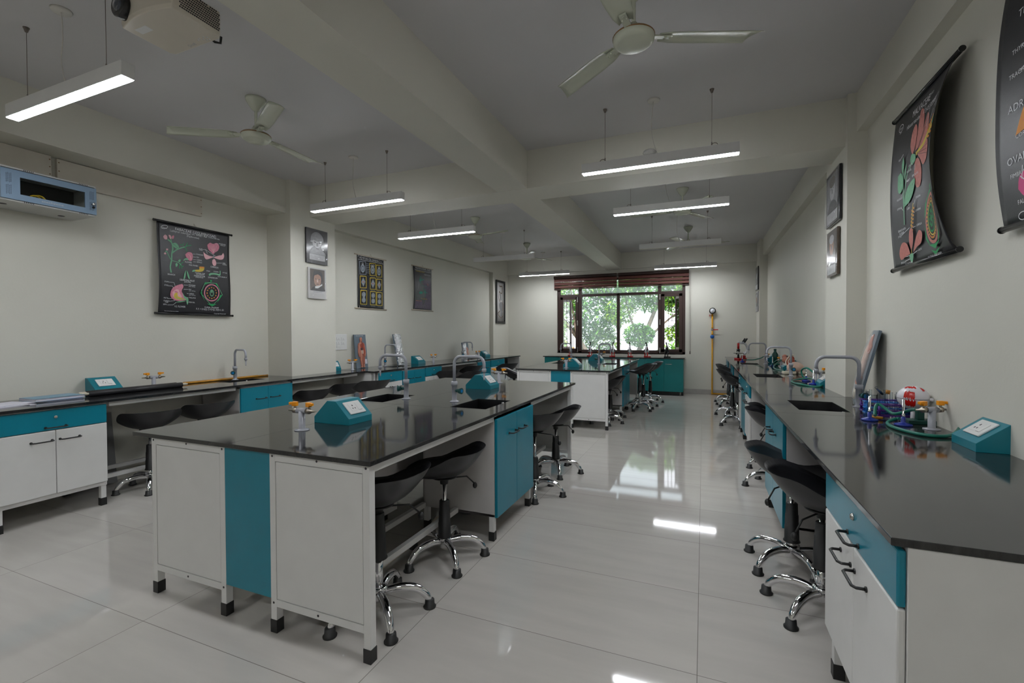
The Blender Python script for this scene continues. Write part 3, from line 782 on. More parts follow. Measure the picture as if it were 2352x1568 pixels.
# ------------------------------------------------------------------ stools
def seat_surface():
    b = bm_(); NR, NA = 9, 40
    def rim(a):
        c, s = cos(a), sin(a); e = 2 / 2.45
        return .225 * (abs(c) ** e) * (1 if c > 0 else -1) + .015, .222 * (abs(s) ** e) * (1 if s > 0 else -1)
    def hh(a):
        c = cos(a); k = min(1, max(0, (c + .55) / 1.15)); k = k * k * (3 - 2 * k)
        return .035 + .115 * k
    def P(i, k, off):
        r = i / NR; a = 2 * pi * k / NA; x, y = rim(a); z = hh(a) * r ** 2.3
        e = 1.0 if off == 0 else 1.0
        z2 = z - (.022 * (1 - r ** 3) + .004 if off else 0); q = 1 if not off else 1 - .012 * r
        return (x * r * q, y * r * q, z2 + (0 if not off else -.0))
    tops, bots = [], []
    for off, store in ((0, tops), (1, bots)):
        c = b.verts.new(P(0, 0, off))
        rings = [[b.verts.new(P(i, k, off)) for k in range(NA)] for i in range(1, NR + 1)]
        for k in range(NA): 
            f = b.faces.new((c, rings[0][k], rings[0][(k + 1) % NA]) if not off else (c, rings[0][(k + 1) % NA], rings[0][k])); f.smooth = True
        for p, q in zip(rings, rings[1:]):
            for k in range(NA):
                v = (p[k], q[k], q[(k + 1) % NA], p[(k + 1) % NA]); f = b.faces.new(v if not off else v[::-1]); f.smooth = True
        store.append(rings[-1])
    A, B = tops[0], bots[0]
    for k in range(NA):
        f = b.faces.new((A[k], B[k], B[(k + 1) % NA], A[(k + 1) % NA])); f.smooth = True
    # rows of raised grip dots
    for i in range(-4, 5):
        for j in range(-3, 4):
            x, y = i * .020 + .01, j * .026
            r = math.hypot(x, y) / .22; ball(b, (x, y, .09 * r ** 2.3 + .001), .0035, seg=6, sq=(1, 1, .5))
    return b
_st = {}
def make_stool(zs, bell, label, loc, seat_rot, base_rot, group):
    """zs = seat underside height; bell = height at which the bellows sit"""
    t = thing('lab_stool', label, 'stool', loc, 0, group)
    if not _st:
        tmp = []
        for nm, bm, m in (('seat', seat_surface(), 'seat'),):
            bmesh.ops.recalc_face_normals(bm, faces=bm.faces[:]); me = bpy.data.meshes.new(nm); bm.to_mesh(me); bm.free(); me.materials.append(MT[m]); _st[nm] = me
        bm = bm_(); P = bez([(.028, 0, .102), (.10, 0, .112), (.175, 0, .100), (.222, 0, .062), (.236, 0, .034)], 5)
        n = len(P); rr = [.0195 - .006 * (i / (n - 1)) + .003 * sin(pi * i / (n - 1)) for i in range(n)]; tube(bm, P, rr, 12)
        me = bpy.data.meshes.new('leg'); bm.to_mesh(me); bm.free(); me.materials.append(MT['chrome']); _st['leg'] = me
        bm = bm_(); lathe(bm, [(.0, 0), (.030, 0), (.031, .006), (.024, .010), (.022, .038), (.0, .040)], (.238, 0, 0), 16)
        bmesh.ops.recalc_face_normals(bm, faces=bm.faces[:]); me = bpy.data.meshes.new('rubber_foot'); bm.to_mesh(me); bm.free(); me.materials.append(MT['blackrub']); _st['foot'] = me
        bm = bm_(); lathe(bm, [(.0, .060), (.030, .062), (.034, .075), (.034, .108), (.041, .112), (.041, .124), (.030, .130), (0, .130)], seg=22)
        bmesh.ops.recalc_face_normals(bm, faces=bm.faces[:]); me = bpy.data.meshes.new('hub'); bm.to_mesh(me); bm.free(); me.materials.append(MT['chrome']); _st['hub'] = me
        bm = bm_(); lathe(bm, [(.0, 0), (.043, 0), (.041, .006), (.037, .012), (.036, .082), (.0345, .083), (.033, .150), (.031, .151), (.029, .212), (.026, .216), (0, .216)], seg=22)
        bmesh.ops.recalc_face_normals(bm, faces=bm.faces[:]); me = bpy.data.meshes.new('bellows_cover'); bm.to_mesh(me); bm.free(); me.materials.append(MT['blackrub']); _st['bell'] = me
        bm = bm_(); lathe(bm, [(.0, -.045), (.023, -.044), (.026, -.012), (.075, -.004), (.075, .002), (0, .004)], seg=20)
        bmesh.ops.recalc_face_normals(bm, faces=bm.faces[:]); me = bpy.data.meshes.new('seat_bracket'); bm.to_mesh(me); bm.free(); me.materials.append(MT['blackrub']); _st['brk'] = me
        bm = bm_(); tube(bm, [(.02, .02, -.012), (.10, .11, -.022), (.135, .15, -.075)], .0042, 8)
        me = bpy.data.meshes.new('lever'); bm.to_mesh(me); bm.free(); me.materials.append(MT['blackrub']); _st['lev'] = me
        bm = bm_(); ball(bm, (.138, .153, -.088), .020, seg=14, sq=(.7, .7, 1))
        me = bpy.data.meshes.new('knob'); bm.to_mesh(me); bm.free(); me.materials.append(MT['blackrub']); _st['knob'] = me
    def add(nm, me, par, loc=(0, 0, 0), rz=0.):
        o = bpy.data.objects.new(nm, me); COL.objects.link(o); o.parent = par; o.location = loc; o.rotation_euler = (0, 0, rz); return o
    add('seat', _st['seat'], t, (0, 0, zs + .028), seat_rot)
    add('seat_bracket', _st['brk'], t, (0, 0, zs + .004), seat_rot)
    lv = add('lever', _st['lev'], t, (0, 0, zs), seat_rot); add('knob', _st['knob'], lv)
    add('hub', _st['hub'], t); add('bellows_cover', _st['bell'], t, (0, 0, bell))
    b = bm_(); cyl(b, (0, 0, .10), (0, 0, zs - .04), .0125, seg=14); cyl(b, (0, 0, .10), (0, 0, bell + .01), .0215, seg=16); obj('gas_column', b, 'chrome', t)
    for k in range(5):
        a = base_rot + k * 2 * pi / 5; l = add('leg', _st['leg'], t, (0, 0, 0), a); add('rubber_foot', _st['foot'], l)
    return t
gs = 'black lab stools on chrome five-star bases'
ST = [  # x, y, seat height, bellows height, seat direction (back lip), base angle, label
 (-1.419, 1.757, .515, .262, 0, 33, 'black stool half under the near island, nearest its front right corner'),
 (-1.411, 2.347, .478, .125, 8, 29, 'black stool in front of the near island sink cabinet, whole base showing'),
 (-1.285, 3.577, .515, .085, -38, 2, 'black stool just past the teal doors of the near island, tall bare chrome rod'),
 (-1.300, 4.215, .450, .130, 5, 8, 'black stool by the far corner leg of the near island, round knob hanging'),
 (-4.420, 2.47, .505, .160, -25, -105, 'black stool at the left bench beside the leaning grey board'),
 (-4.400, 2.95, .510, .160, -20, 20, 'black stool at the left bench, next to the lower sink cabinet of that wall'),
 (-4.390, 4.22, .495, .150, -20, 10, 'black stool in front of the pillar, lowest of the three seats there'),
 (-4.270, 4.66, .530, .150, -20, 40, 'black stool in front of the pillar, middle of the three seats there'),
 (-3.740, 4.52, .600, .150, -20, 25, 'black stool seen just behind the front socket box of the near island'),
 (-4.00, 6.72, .545, .150, -25, 12, 'black stool under the left bench beyond the step, left one of the overlapping three'),
 (-3.70, 6.95, .525, .150, -10, 44, 'black stool out from the left bench, seen between the two near island taps'),
 (-4.05, 7.70, .56, .150, -20, 5, 'black stool highest of the overlapping three before the left bench'),
 (-3.52, 8.15, .585, .140, -25, 22, 'black stool beside the far island, seat in front of white cupboard doors'),
 (-3.10, 7.56, .535, .140, 200, 50, 'black stool mostly hidden behind the left end of the far island'),
 (-1.326, 6.80, .490, .150, 0, 5, 'black stool under the front right corner of the far island'),
 (-1.34, 7.22, .480, .150, 0, 30, 'black stool in the far island kneehole behind the corner stool'),
 (-1.01, 8.20, .620, .330, 12, 34, 'black stool standing out in the aisle by the far island, raised highest'),
 (-1.00, 8.62, .595, .180, 5, 12, 'black stool hidden behind the raised stool by the far island'),
 (-.945, 9.25, .600, .190, 10, -10, 'black stool in the aisle closest to the teal window cupboards'),
 (.520, 2.545, .490, .215, 180, 158, 'black stool nearest the camera at the right bench, deep bowl seat'),
 (.463, 2.98, .490, .150, 180, 148, 'black stool second from the camera at the right bench, wide seat under the worktop edge'),
 (.575, 4.48, .490, .150, 180, 190, 'black stool with its seat seen between the two nearest sink cabinets of the right bench'),
 (.650, 5.10, .440, .120, 180, 196, 'black stool hidden under the right bench, one chrome foot showing'),
 (.455, 7.30, .560, .330, 180, 205, 'black stool frontmost of the far cluster at the right bench, bare chrome column'),
 (.430, 8.12, .560, .160, 180, 172, 'black stool second of the far cluster at the right bench'),
 (.450, 9.18, .560, .200, 180, 225, 'black stool third of the far cluster at the right bench'),
 (.455, 9.72, .545, .180, 180, 190, 'black stool last of the far cluster, next to the window wall'),
]
for x, y, zs, bl, sr, br, lab in ST: make_stool(zs, bl, lab, (x, y, 0), R(sr), R(br), gs)
# ------------------------------------------------------------------ ceiling things
def pendant(x, y, label, lit=True, zb=2.655, ln=1.19):
    t = thing('pendant_light', label, 'ceiling light', (x, y, ZC), 0, 'linear pendant lights'); h = ln / 2; z0 = zb - ZC
    b = bm_(); box(b, -h, h, -.031, .031, z0 + .004, z0 + .082); obj('housing', b, 'lamp', t, bevel=.002)
    b = bm_(); box(b, -h + .006, h - .006, -.027, .027, z0, z0 + .0045); obj('diffuser', b, 'led' if lit else 'ledoff', t)
    for s in (-1, 1):
        b = bm_(); tube(b, [(s * .405, 0, -.0), (s * .405, 0, z0 + .10)], .0016, 6)
        lathe(b, [(0, -.028), (.007, -.028), (.012, -.012), (.016, -.003), (.016, 0), (0, 0)], (s * .405, 0, 0), 12)
        cyl(b, (s * .405, 0, z0 + .08), (s * .405, 0, z0 + .115), .0045, seg=8)
        o = obj('suspension_wire', b, 'wire', t)
        b = bm_(); tube(b, [(s * .405 + .02 * s + .022 * cos(a), 0, z0 + .088 + .020 * sin(a)) for a in [pi * k / 12 for k in range(13)]], .0026, 6)
        obj('wire_coil', b, 'wire', o)
    b = bm_(); tube(b, bez([(-.02, 0, 0), (-.035, .01, -.15), (-.03, 0, -.28), (.01, 0, z0 + .08)], 6), .0032, 6)
    lathe(b, [(0, -.012), (.045, -.012), (.05, 0), (0, 0)], (-.02, 0, 0), 20)
    obj('power_cord', b, 'cordwhite', t)
    return t
pendant(-3.36, 1.47, 'lit pendant light nearest the projector and the blue wall rack')
pendant(-3.36, 3.84, 'lit pendant light hanging in front of the cross beam, above the portraits of the pillar')
pendant(-3.36, 5.40, 'lit pendant light just past the cross beam, next to a fan hub')
pendant(-3.36, 7.70, 'unlit pendant light before the fan in the far left bay', False)
pendant(-3.36, 10.00, 'lit pendant light overlapping the left end of the window blind')
pendant(-.35, 3.84, 'lit pendant light before the cross beam over the aisle, round cap on top')
pendant(-.35, 5.30, 'lit pendant light behind the cross beam on the aisle side, crossing a fan')
pendant(-.35, 7.60, 'unlit pendant light in the far right bay', False)
pendant(-.35, 10.05, 'lit pendant light overlapping the right end of the window blind')
pendant(-.35, 1.47, 'lit pendant light over the aisle, its glow mirrored in the floor tiles below')
pendant(-.35, -1.0, 'lit pendant light above the aisle behind the camera')
pendant(-3.36, -1.0, 'lit pendant light by the left wall behind the camera')
b = bm_(); ball(b, (0, 0, 0), .045, seg=16, sq=(1.15, .8, .62)); o = obj('cord_cap', b, 'plate'); o.location = (-.40, 3.84, 2.762); tag(o, 'loose round white cord cap lying on top of the pendant light', 'cap')

def fan(x, y, a0, label, zh=2.88, style=0):
    t = thing('ceiling_fan', label, 'fan', (x, y, ZC), 0, 'cream ceiling fans'); d = zh - ZC
    b = bm_(); lathe(b, [(0, 0), (.075, -.001), (.072, -.02), (.055, -.05), (.030, -.085), (.016, -.098), (0, -.098)], seg=24); obj('canopy', b, 'fan', t)
    b = bm_(); cyl(b, (0, 0, -.002), (0, 0, d + .06), .011, seg=12); obj('downrod', b, 'fan', t)
    b = bm_(); lathe(b, [(0, .075), (.018, .075), (.045, .03), (.050, .02), (.098, .014), (.108, .0), (.105, -.022), (.088, -.036), (.082, -.037), (.03, -.048), (0, -.049)], (0, 0, d), 32)
    mo = obj('motor', b, 'fan', t)
    b = bm_(); lathe(b, [(.107, .006), (.1095, .003), (.1095, -.001), (.107, -.003)], (0, 0, d), 32); obj('trim_ring', b, 'fanband', mo)
    for k in range(3):
        T = M.Rotation(R(a0) + k * 2 * pi / 3, 4, 'Z') @ M.Translation((0, 0, d + .004)) @ M.Rotation(R(9), 4, 'X')
        b = bm_()
        prof = [(-.055, 0.), (-.045, .007), (-.02, .010), (.025, .010), (.05, .004), (.062, -.004)]
        xs = [(.135, .62), (.20, .9), (.30, 1.), (.45, 1.02), (.60, 1.04), (.635, .98)]
        top = [[b.verts.new(T @ V((x + (.03 * (-yy / .06) if x > .62 else 0), yy * q, zz))) for yy, zz in prof] for x, q in xs]
        bot = [[b.verts.new(T @ V((x + (.03 * (-yy / .06) if x > .62 else 0), yy * q, zz - .0025))) for yy, zz in prof] for x, q in xs]
        for i in range(len(xs) - 1):
            for j in range(len(prof) - 1):
                b.faces.new((top[i][j], top[i + 1][j], top[i + 1][j + 1], top[i][j + 1])).smooth = True
                b.faces.new((bot[i][j], bot[i][j + 1], bot[i + 1][j + 1], bot[i + 1][j])).smooth = True
            for j in (0, len(prof) - 1): b.faces.new((top[i][j], bot[i][j], bot[i + 1][j], top[i + 1][j]))
        for i in (0, len(xs) - 1):
            for j in range(len(prof) - 1): b.faces.new((top[i][j], top[i][j + 1], bot[i][j + 1], bot[i][j]))
        bl = obj('blade', b, 'fan', t)
        b = bm_(); box(b, .085, .20, -.018, .018, -.004, .004, 0, T)
        for q in ((.165, -.012), (.165, .012), (.19, 0)): ball(b, T @ V((q[0], q[1], -.006)), .006, seg=8)
        obj('blade_iron', b, 'fan', bl)
    return t
fan(-3.25, 2.60, 92, 'cream ceiling fan nearest the left wall, between the projector and the cross beam')
fan(-.345, 2.52, 22, 'cream ceiling fan at the top edge of the photo, over the aisle')
fan(-3.36, 6.58, -12, 'cream ceiling fan beyond the cross beam beside the third lit light')
fan(-3.34, 8.86, 60, 'cream ceiling fan above the unlit light in the far left bay')
fan(-.25, 6.30, -60, 'cream ceiling fan crossed by a lit pendant light in the far right bay')
fan(-.247, 8.62, 10, 'cream ceiling fan closest to the window in the right bay')

# projector hanging upside down
def projector():
    t = thing('projector', 'cream projector hanging upside down from the ceiling, lens towards the camera side', 'projector', (-2.335, 1.43, ZC), 0)
    Z = 2.755 - ZC; H = .115
    def fr(u):  # front curve
        return -.115 - .028 * (1 - (2 * u - 1) ** 2)
    b = bm_(); n = 14
    poly = [(-.185 + .37 * i / n, fr(i / n)) for i in range(n + 1)] + [(.185, .10), (.165, .118), (-.165, .118), (-.185, .10)]
    lo = [b.verts.new((x * .97, y * .97, Z)) for x, y in poly]; mi = [b.verts.new((x, y, Z + .018)) for x, y in poly]; hi = [b.verts.new((x, y, Z + H)) for x, y in poly]
    b.faces.new(lo[::-1]); b.faces.new(hi); N = len(poly)
    for i in range(N):
        j = (i + 1) % N; b.faces.new((lo[i], lo[j], mi[j], mi[i])); b.faces.new((mi[i], mi[j], hi[j], hi[i]))
    obj('shell', b, 'projector', t, bevel=.004)
    b = bm_(); cx, cz = -.118, Z + .062
    lathe(b, [(.0, -.165), (.047, -.165), (.052, -.160), (.052, -.11), (0, -.11)], (cx, 0, cz), 26, axis='y'); lb_ = obj('lens_barrel', b, 'black', t)
    b = bm_(); lathe(b, [(0, -.176), (.022, -.172), (.030, -.166), (.030, -.16), (0, -.16)], (cx, 0, cz), 22, axis='y'); obj('lens_glass', b, 'lens', lb_)
    b = bm_()
    for i in range(9):
        for j in range(20):
            if i == 8 and j % 5 == 4: continue
            z = Z + .020 + i * .0105; y = -.085 + j * .0092 + (.0046 if i % 2 else 0)
            box(b, .1846, .1862, y, y + .0066, z, z + .0062)
    obj('side_vent', b, 'slot', t)
    b = bm_(); box(b, -.14, -.06, -.085, -.05, Z - .0006, Z + .006); obj('focus_recess', b, 'lamp', t)
    b = bm_()
    for dx, dy in ((.06, .08), (.075, .075), (.09, .085), (.105, .075), (.12, .082), (.1, .095), (.115, .098)): lathe(b, [(0, -.0012), (.0045, -.001), (.0045, .001), (0, .001)], (dx, dy, Z), 10)
    obj('buttons', b, 'plate', t)
    v, f = text2d('BenQ', .022)
    b = bm_(); add_text(b, v, f, lambda x, y: V((.055 - x, fr(.62) - .0012, Z + .085 - y)), True); obj('maker_mark', b, 'greypaint', t, normals=False)
    v, f = text2d('BenQ', .022)
    b = bm_(); add_text(b, v, f, lambda x, y: V((.02 - x, .10 - y, Z - .0008)), True); obj('underside_mark', b, 'greypaint', t, normals=False)
    b = bm_(); tube(b, [(.10, .11, Z + .02), (.10, .135, Z + .012), (.12, .15, Z + .01), (.125, .15, Z + .04)], .006, 8); obj('cable', b, 'blackrub', t)
    b = bm_(); cyl(b, (0, 0, Z + H - .002), (0, 0, 0), .02, seg=14); box(b, -.1, .1, -.015, .015, Z + H - .002, Z + H + .012); lathe(b, [(.07, 0), (.07, -.012), (0, -.012)], seg=18); obj('ceiling_mount', b, 'lamp', t)

_tc = {}
def text2d(s, size, width=None):
    """triangulated outline of a word: verts (x from 0), faces"""
    key = s
    if key not in _tc:
        c = bpy.data.curves.new('txt', 'FONT'); c.body = s; c.size = 1.; c.resolution_u = 2; c.fill_mode = 'FRONT'
        o = bpy.data.objects.new('txt', c); COL.objects.link(o); bpy.context.view_layer.update()
        me = bpy.data.meshes.new_from_object(o.evaluated_get(bpy.context.evaluated_depsgraph_get()))
        _tc[key] = ([(v.co.x, v.co.y) for v in me.vertices], [tuple(p.vertices) for p in me.polygons])
        bpy.data.objects.remove(o); bpy.data.curves.remove(c); bpy.data.meshes.remove(me)
    vs, fs = _tc[key]
    k = size
    if width and vs:
        w = max(v[0] for v in vs); k2 = width / w
        return [(x * k2, y * k) for x, y in vs], fs
    return [(x * k, y * k) for x, y in vs], fs
def add_text(bm, vs, fs, fn, flip=False, mi=0):
    V_ = [bm.verts.new(fn(x, y)) for x, y in vs]
    for f in fs:
        try: q = bm.faces.new([V_[i] for i in (f[::-1] if flip else f)]); q.material_index = mi
        except ValueError: pass

projector()
# ------------------------------------------------------------------ taps, sockets and things on the benches
def water_tap(label, loc, spout, knob, reach=.245, h=.335):
    """spout / knob = world angles of the outlet and of the valve"""
    t = thing('water_tap', label, 'tap', loc, R(spout), 'grey swan-neck lab taps')
    b = bm_(); lathe(b, [(0, 0), (.034, 0), (.034, .004), (.0195, .010), (.0185, .012), (.0185, .118), (.0235, .120), (.0235, .150), (.0165, .152), (0, .152)], seg=20); obj('column', b, 'greypaint', t)
    b = bm_(); r = .055
    P = [(0, 0, .14), (0, 0, h - r)] + [(r - r * cos(a), 0, h - r + r * sin(a)) for a in [pi / 2 * k / 7 for k in range(1, 8)]]
    P += [(reach - r, 0, h)] + [(reach - r + r * sin(a), 0, h - r + r * cos(a)) for a in [pi / 2 * k / 7 for k in range(1, 8)]] + [(reach, 0, h - .092)]
    tube(b, P, .0115, 14); sp = obj('spout', b, 'greypaint', t)
    b = bm_(); lathe(b, [(0, -.078), (.0042, -.078), (.0062, -.066), (.0048, -.064), (.007, -.052), (.0054, -.050), (.0078, -.038), (.006, -.036), (.0088, -.020), (.0165, -.018), (.0165, .002), (.0125, .006), (0, .006)], (reach, 0, h - .09), 14); obj('nozzle', b, 'greypaint', sp)
    T = M.Rotation(R(knob - spout), 4, 'Z') @ M.Translation((0, 0, .082))
    b = bm_(); cyl(b, T @ V((.012, 0, 0)), T @ V((.038, 0, 0)), .0115, .0115, 14); cyl(b, T @ V((.038, 0, 0)), T @ V((.066, 0, 0)), .0165, .0235, 18); kn = obj('valve_knob', b, 'knobgreen', t)
    b = bm_(); cyl(b, T @ V((.0655, 0, 0)), T @ V((.0685, 0, 0)), .0135, .0125, 18); o = obj('knob_cap', b, 'knobblue', kn)
    return t
Z8 = .82
water_tap('grey tap with spout over the aisle-side sink of the near island', (-1.70, 2.98, Z8), 0, -8)
water_tap('grey tap over the left-hand sink of the near island, blue-capped valve towards the camera', (-2.12, 2.97, Z8), 180, 205)
water_tap('grey tap at the far island with spout towards the aisle', (-1.60, 7.62, .815), 0, 180, .19)
water_tap('grey tap at the far island with spout towards the left wall', (-2.12, 7.80, .815), 180, 0, .19)
water_tap('grey tap at the nearest sink of the right bench, below the wrapped squid model', (.967, 3.746, Z8), 180, -72)
water_tap('grey tap at the middle sink of the right bench', (.937, 6.149, Z8), 180, -72)
water_tap('grey tap at the farthest sink of the right bench, next to the red microscope', (.93, 8.40, Z8), 180, -72)
water_tap('grey tap over the bamboo sticks on the left bench', (-4.80, 3.54, Z8), -12, -55)
water_tap('grey tap on the left bench beside the silver wrapped model', lf(.88, .53, Z8), -8, -50)
water_tap('grey tap on the left bench in front of the smallest leaning model', lf(3.2, .52, Z8), -8, -50)

def gas_tap(label, loc, rz, n=2, lever=(12, -10), sc=1.):
    t = thing('gas_tap', label, 'gas tap', loc, R(rz), 'gas taps with orange levers')
    b = bm_(); lathe(b, [(0, 0), (.037, 0), (.037, .004), (.0175, .008), (.0165, .01), (.0165, .100), (0, .100)], seg=20)
    cyl(b, (-.031, 0, .102), (.031, 0, .102), .0148, seg=16); obj('column', b, 'greypaint', t)
    for s in (-1, 1):
        b = bm_(); tube(b, [(s * .030, 0, .102), (s * .040, 0, .102), (s * .0405, 0, .102), (s * .055, 0, .102), (s * .056, 0, .102), (s * .066, 0, .102), (s * .0665, 0, .102), (s * .092, 0, .102)], [.012, .012, .0152, .0152, .010, .008, .0062, .0042], 12)
        cyl(b, (s * .048, 0, .112), (s * .048, 0, .126), .0065, seg=10); v = obj('valve', b, 'brass', t)
        T = M.Translation((s * .048, 0, .124)) @ M.Rotation(R(lever[0] if s < 0 else lever[1]), 4, 'Z')
        b = bm_(); box(b, -.0135, .0135, -.011, .011, 0, .023, 0, T); box(b, -.032, -.012, -.0085, .0085, .007, .021, 0, T) if s < 0 else box(b, .012, .032, -.0085, .0085, .007, .021, 0, T)
        obj('lever', b, 'orange', v, bevel=.0025)
    return t
gas_tap('gas tap with two orange levers at the front of the near island', (-1.94, 1.80, Z8), 0)
gas_tap('gas tap with two orange levers behind the rear socket box of the near island', (-1.93, 4.30, Z8), 0)
gas_tap('gas tap with orange levers at the front edge of the far island', (-1.87, 6.60, .815), 0)
gas_tap('gas tap with orange levers behind the rear socket box of the far island', (-1.87, 9.15, .815), 0)
gas_tap('gas tap on the left bench behind the end of the rolled black charts', (-4.80, 2.72, Z8), 80)
gas_tap('gas tap on the left bench beside the human torso model', lf(.12, .47, Z8), 80)
gas_tap('gas tap on the left bench right of the third socket box', lf(1.95, .36, Z8), 80)
gas_tap('gas tap on the left bench beside the glass beaker', lf(3.62, .40, Z8), 80)
gas_tap('gas tap with green hoses by the eye model on the right bench', (1.089, 3.015, Z8), 28, lever=(12, -18))
gas_tap('gas tap behind the boxed socket at the pillar of the right bench', (1.085, 5.45, Z8), 40)
gas_tap('gas tap among the far models on the right bench', (1.06, 7.75, Z8), 40)
gas_tap('gas tap by the farthest tap of the right bench', (1.0, 8.9, Z8), 60)

def plate_on(parent, T):
    """socket plate: local x width, local y up the slope, z out of the slope"""
    b = bm_(); box(b, -.062, .062, -.044, .044, 0, .008, 0, T); p = obj('socket_plate', b, 'plate', parent, bevel=.003)
    b = bm_(); box(b, -.040, .012, -.026, .026, .008, .0095, 0, T); obj('socket_module', b, 'plate', p, bevel=.0008)
    b = bm_(); box(b, .0145, .040, -.026, .026, .008, .0105, 0, T); obj('rocker_switch', b, 'plate', p, bevel=.001)
    b = bm_()
    for x, y, w, h in ((-.014, .012, .0035, .0045), (-.023, -.008, .003, .0038), (-.005, -.008, .003, .0038)): box(b, x - w, x + w, y - h, y + h, .0092, .0100, 0, T)
    box(b, .016, .038, -.0255, -.0245, .0102, .0110, 0, T)
    obj('pin_holes', b, 'slot', p)
def socket_box(label, loc, rz, double=False, w=.205):
    """wall type: front towards local -y; double: ridge along local x with two slopes"""
    t = thing('socket_box', label, 'socket box', loc, R(rz), 'teal bench socket boxes'); h = w / 2
    prof = [(-.125, 0), (.125, 0), (.125, .035), (.030, .128), (-.030, .128), (-.125, .035)] if double else [(-.075, 0), (.075, 0), (.075, .130), (.045, .130), (-.075, .036)]
    b = bm_(); prism(b, prof, -h, h, lambda y, z, d: V((d, y, z))); obj('housing', b, 'tealbox', t, bevel=.0012)
    for s in ((-1, 1) if double else (-1,)):
        if double: c = V((0, s * .0775, .0815)); ang = math.atan2(.093, .095)
        else: c = V((0, -.015, .083)); ang = math.atan2(.094, .120)
        T = M.Translation(c) @ (M.Rotation(pi, 4, 'Z') if s > 0 else M.Identity(4)) @ M.Rotation(ang, 4, 'X')
        plate_on(t, T)
    return t
socket_box('teal double-sided socket box at the front of the near island', (-1.918, 2.078, Z8), 90, True, .19)
socket_box('teal double-sided socket box at the back of the near island', (-1.888, 3.83, Z8), 90, True, .19)
socket_box('teal double-sided socket box at the front of the far island', (-1.845, 6.86, .815), 90, True, .19)
socket_box('teal double-sided socket box at the back of the far island', (-1.84, 8.50, .815), 90, True, .19)
socket_box('teal socket box against the left wall behind the rolled black charts', (-4.86, 2.36, Z8), 90)
socket_box('teal socket box on the left bench, peeking out from behind the pillar', (-4.72, 4.93, Z8), 62, w=.16)
socket_box('teal socket box on the left bench to the right of the silver wrapped model', lf(1.62, .44, Z8), math.degrees(RL) )
socket_box('teal socket box on the left bench nearest the window wall', lf(4.05, .46, Z8), math.degrees(RL))
socket_box('teal socket box at the near end of the right bench', (1.127, 2.612, Z8), -90)
socket_box('teal socket box tucked behind the pillar of the right bench', (1.075, 5.12, Z8), -90, w=.2)
socket_box('teal socket box below the heart model on the right bench', (1.08, 7.30, Z8), -90)
socket_box('teal socket box by the farthest tap of the right bench', (1.075, 9.12, Z8), -90)

# --- right bench: burners, hose, racks, eye
def burner(label, loc, rot=0):
    t = thing('gas_burner', label, 'burner', loc, R(rot), 'blue based gas burners')
    b = bm_(); lathe(b, [(0, 0), (.040, 0), (.041, .006), (.037, .010), (.012, .018), (.0105, .022), (.0105, .046), (0, .046)], seg=24); obj('base', b, 'burner', t)
    b = bm_(); lathe(b, [(0, .044), (.0075, .044), (.0075, .058), (.0058, .060), (.0058, .139), (.0046, .139), (.0046, .10), (0, .10)], seg=16); obj('barrel', b, 'chrome', t)
    b = bm_(); cyl(b, (.008, 0, .032), (.030, 0, .032), .0035, seg=8); obj('inlet', b, 'brass', t)
    return t
burner('blue gas burner beside the nearest sink of the right bench', (.877, 3.20, Z8), 10)
burner('blue gas burner inside the loop of green hose', (.995, 3.087, Z8), 95)
burner('blue gas burner at the right bench pillar, farther of two', (.985, 5.56, Z8), 60)
burner('blue gas burner at the right bench pillar, nearer of two', (.985, 5.22, Z8), 20)
burner('blue gas burner beside the coiled hose under the far models', (.97, 7.95, Z8), 0)
burner('blue gas burner under the red microscope of the right bench', (.63, 8.95, Z8), 0)
def hose(name, label, pts, r=.0085):
    b = bm_(); tube(b, bez(pts, 10), r, 10); o = obj(name, b, 'hose'); return tag(o, label, 'hose', 'green rubber gas hoses')
hose('gas_hose', 'green hose looping in a wide ring around the burner on the right bench', [(1.175, 3.06, .922), (1.215, 3.02, .90), (1.16, 2.92, .845), (1.07, 2.80, .8287), (.97, 2.80, .8287), (.915, 2.95, .8287), (.93, 3.10, .8287), (.985, 3.15, .845), (.99, 3.117, .852)])
hose('gas_hose', 'green hose rising over the test tube racks to the near burner', [(1.01, 2.975, .922), (1.02, 3.06, .91), (.985, 3.14, .875), (.975, 3.2, .87), (.94, 3.26, .905), (.92, 3.25, .895), (.905, 3.215, .855), (.907, 3.205, .852)])
hose('gas_hose', 'green hose ring at the pillar of the right bench', [(1.14, 5.5, .922), (1.12, 5.35, .90), (1.0, 5.0, .8287), (.86, 5.1, .8287), (.83, 5.4, .8287), (.93, 5.6, .835), (1.0, 5.45, .86), (.995, 5.25, .852)])
hose('gas_hose', 'green hose at the pillar, short raised bend behind the burner', [(1.02, 5.4, .922), (.98, 5.5, .96), (.95, 5.6, .93), (.96, 5.6, .87), (.985, 5.59, .852)])
hose('gas_hose', 'green hose folded in a V below the heart model', [(1.12, 7.79, .922), (1.05, 7.7, .92), (.93, 7.45, .86), (.91, 7.2, .8287), (.97, 6.85, .8287)])
hose('gas_hose', 'green hose curled around the burner under the far models', [(1.0, 7.71, .922), (.97, 7.8, .88), (.95, 7.9, .83), (1.02, 8.05, .83), (1.06, 7.95, .85), (1.0, 7.95, .852)])
hose('gas_hose', 'green hose sagging across the far end of the right bench', [(.95, 8.86, .922), (.90, 8.87, .89), (.80, 8.90, .86), (.70, 8.93, .855), (.66, 8.95, .852)])
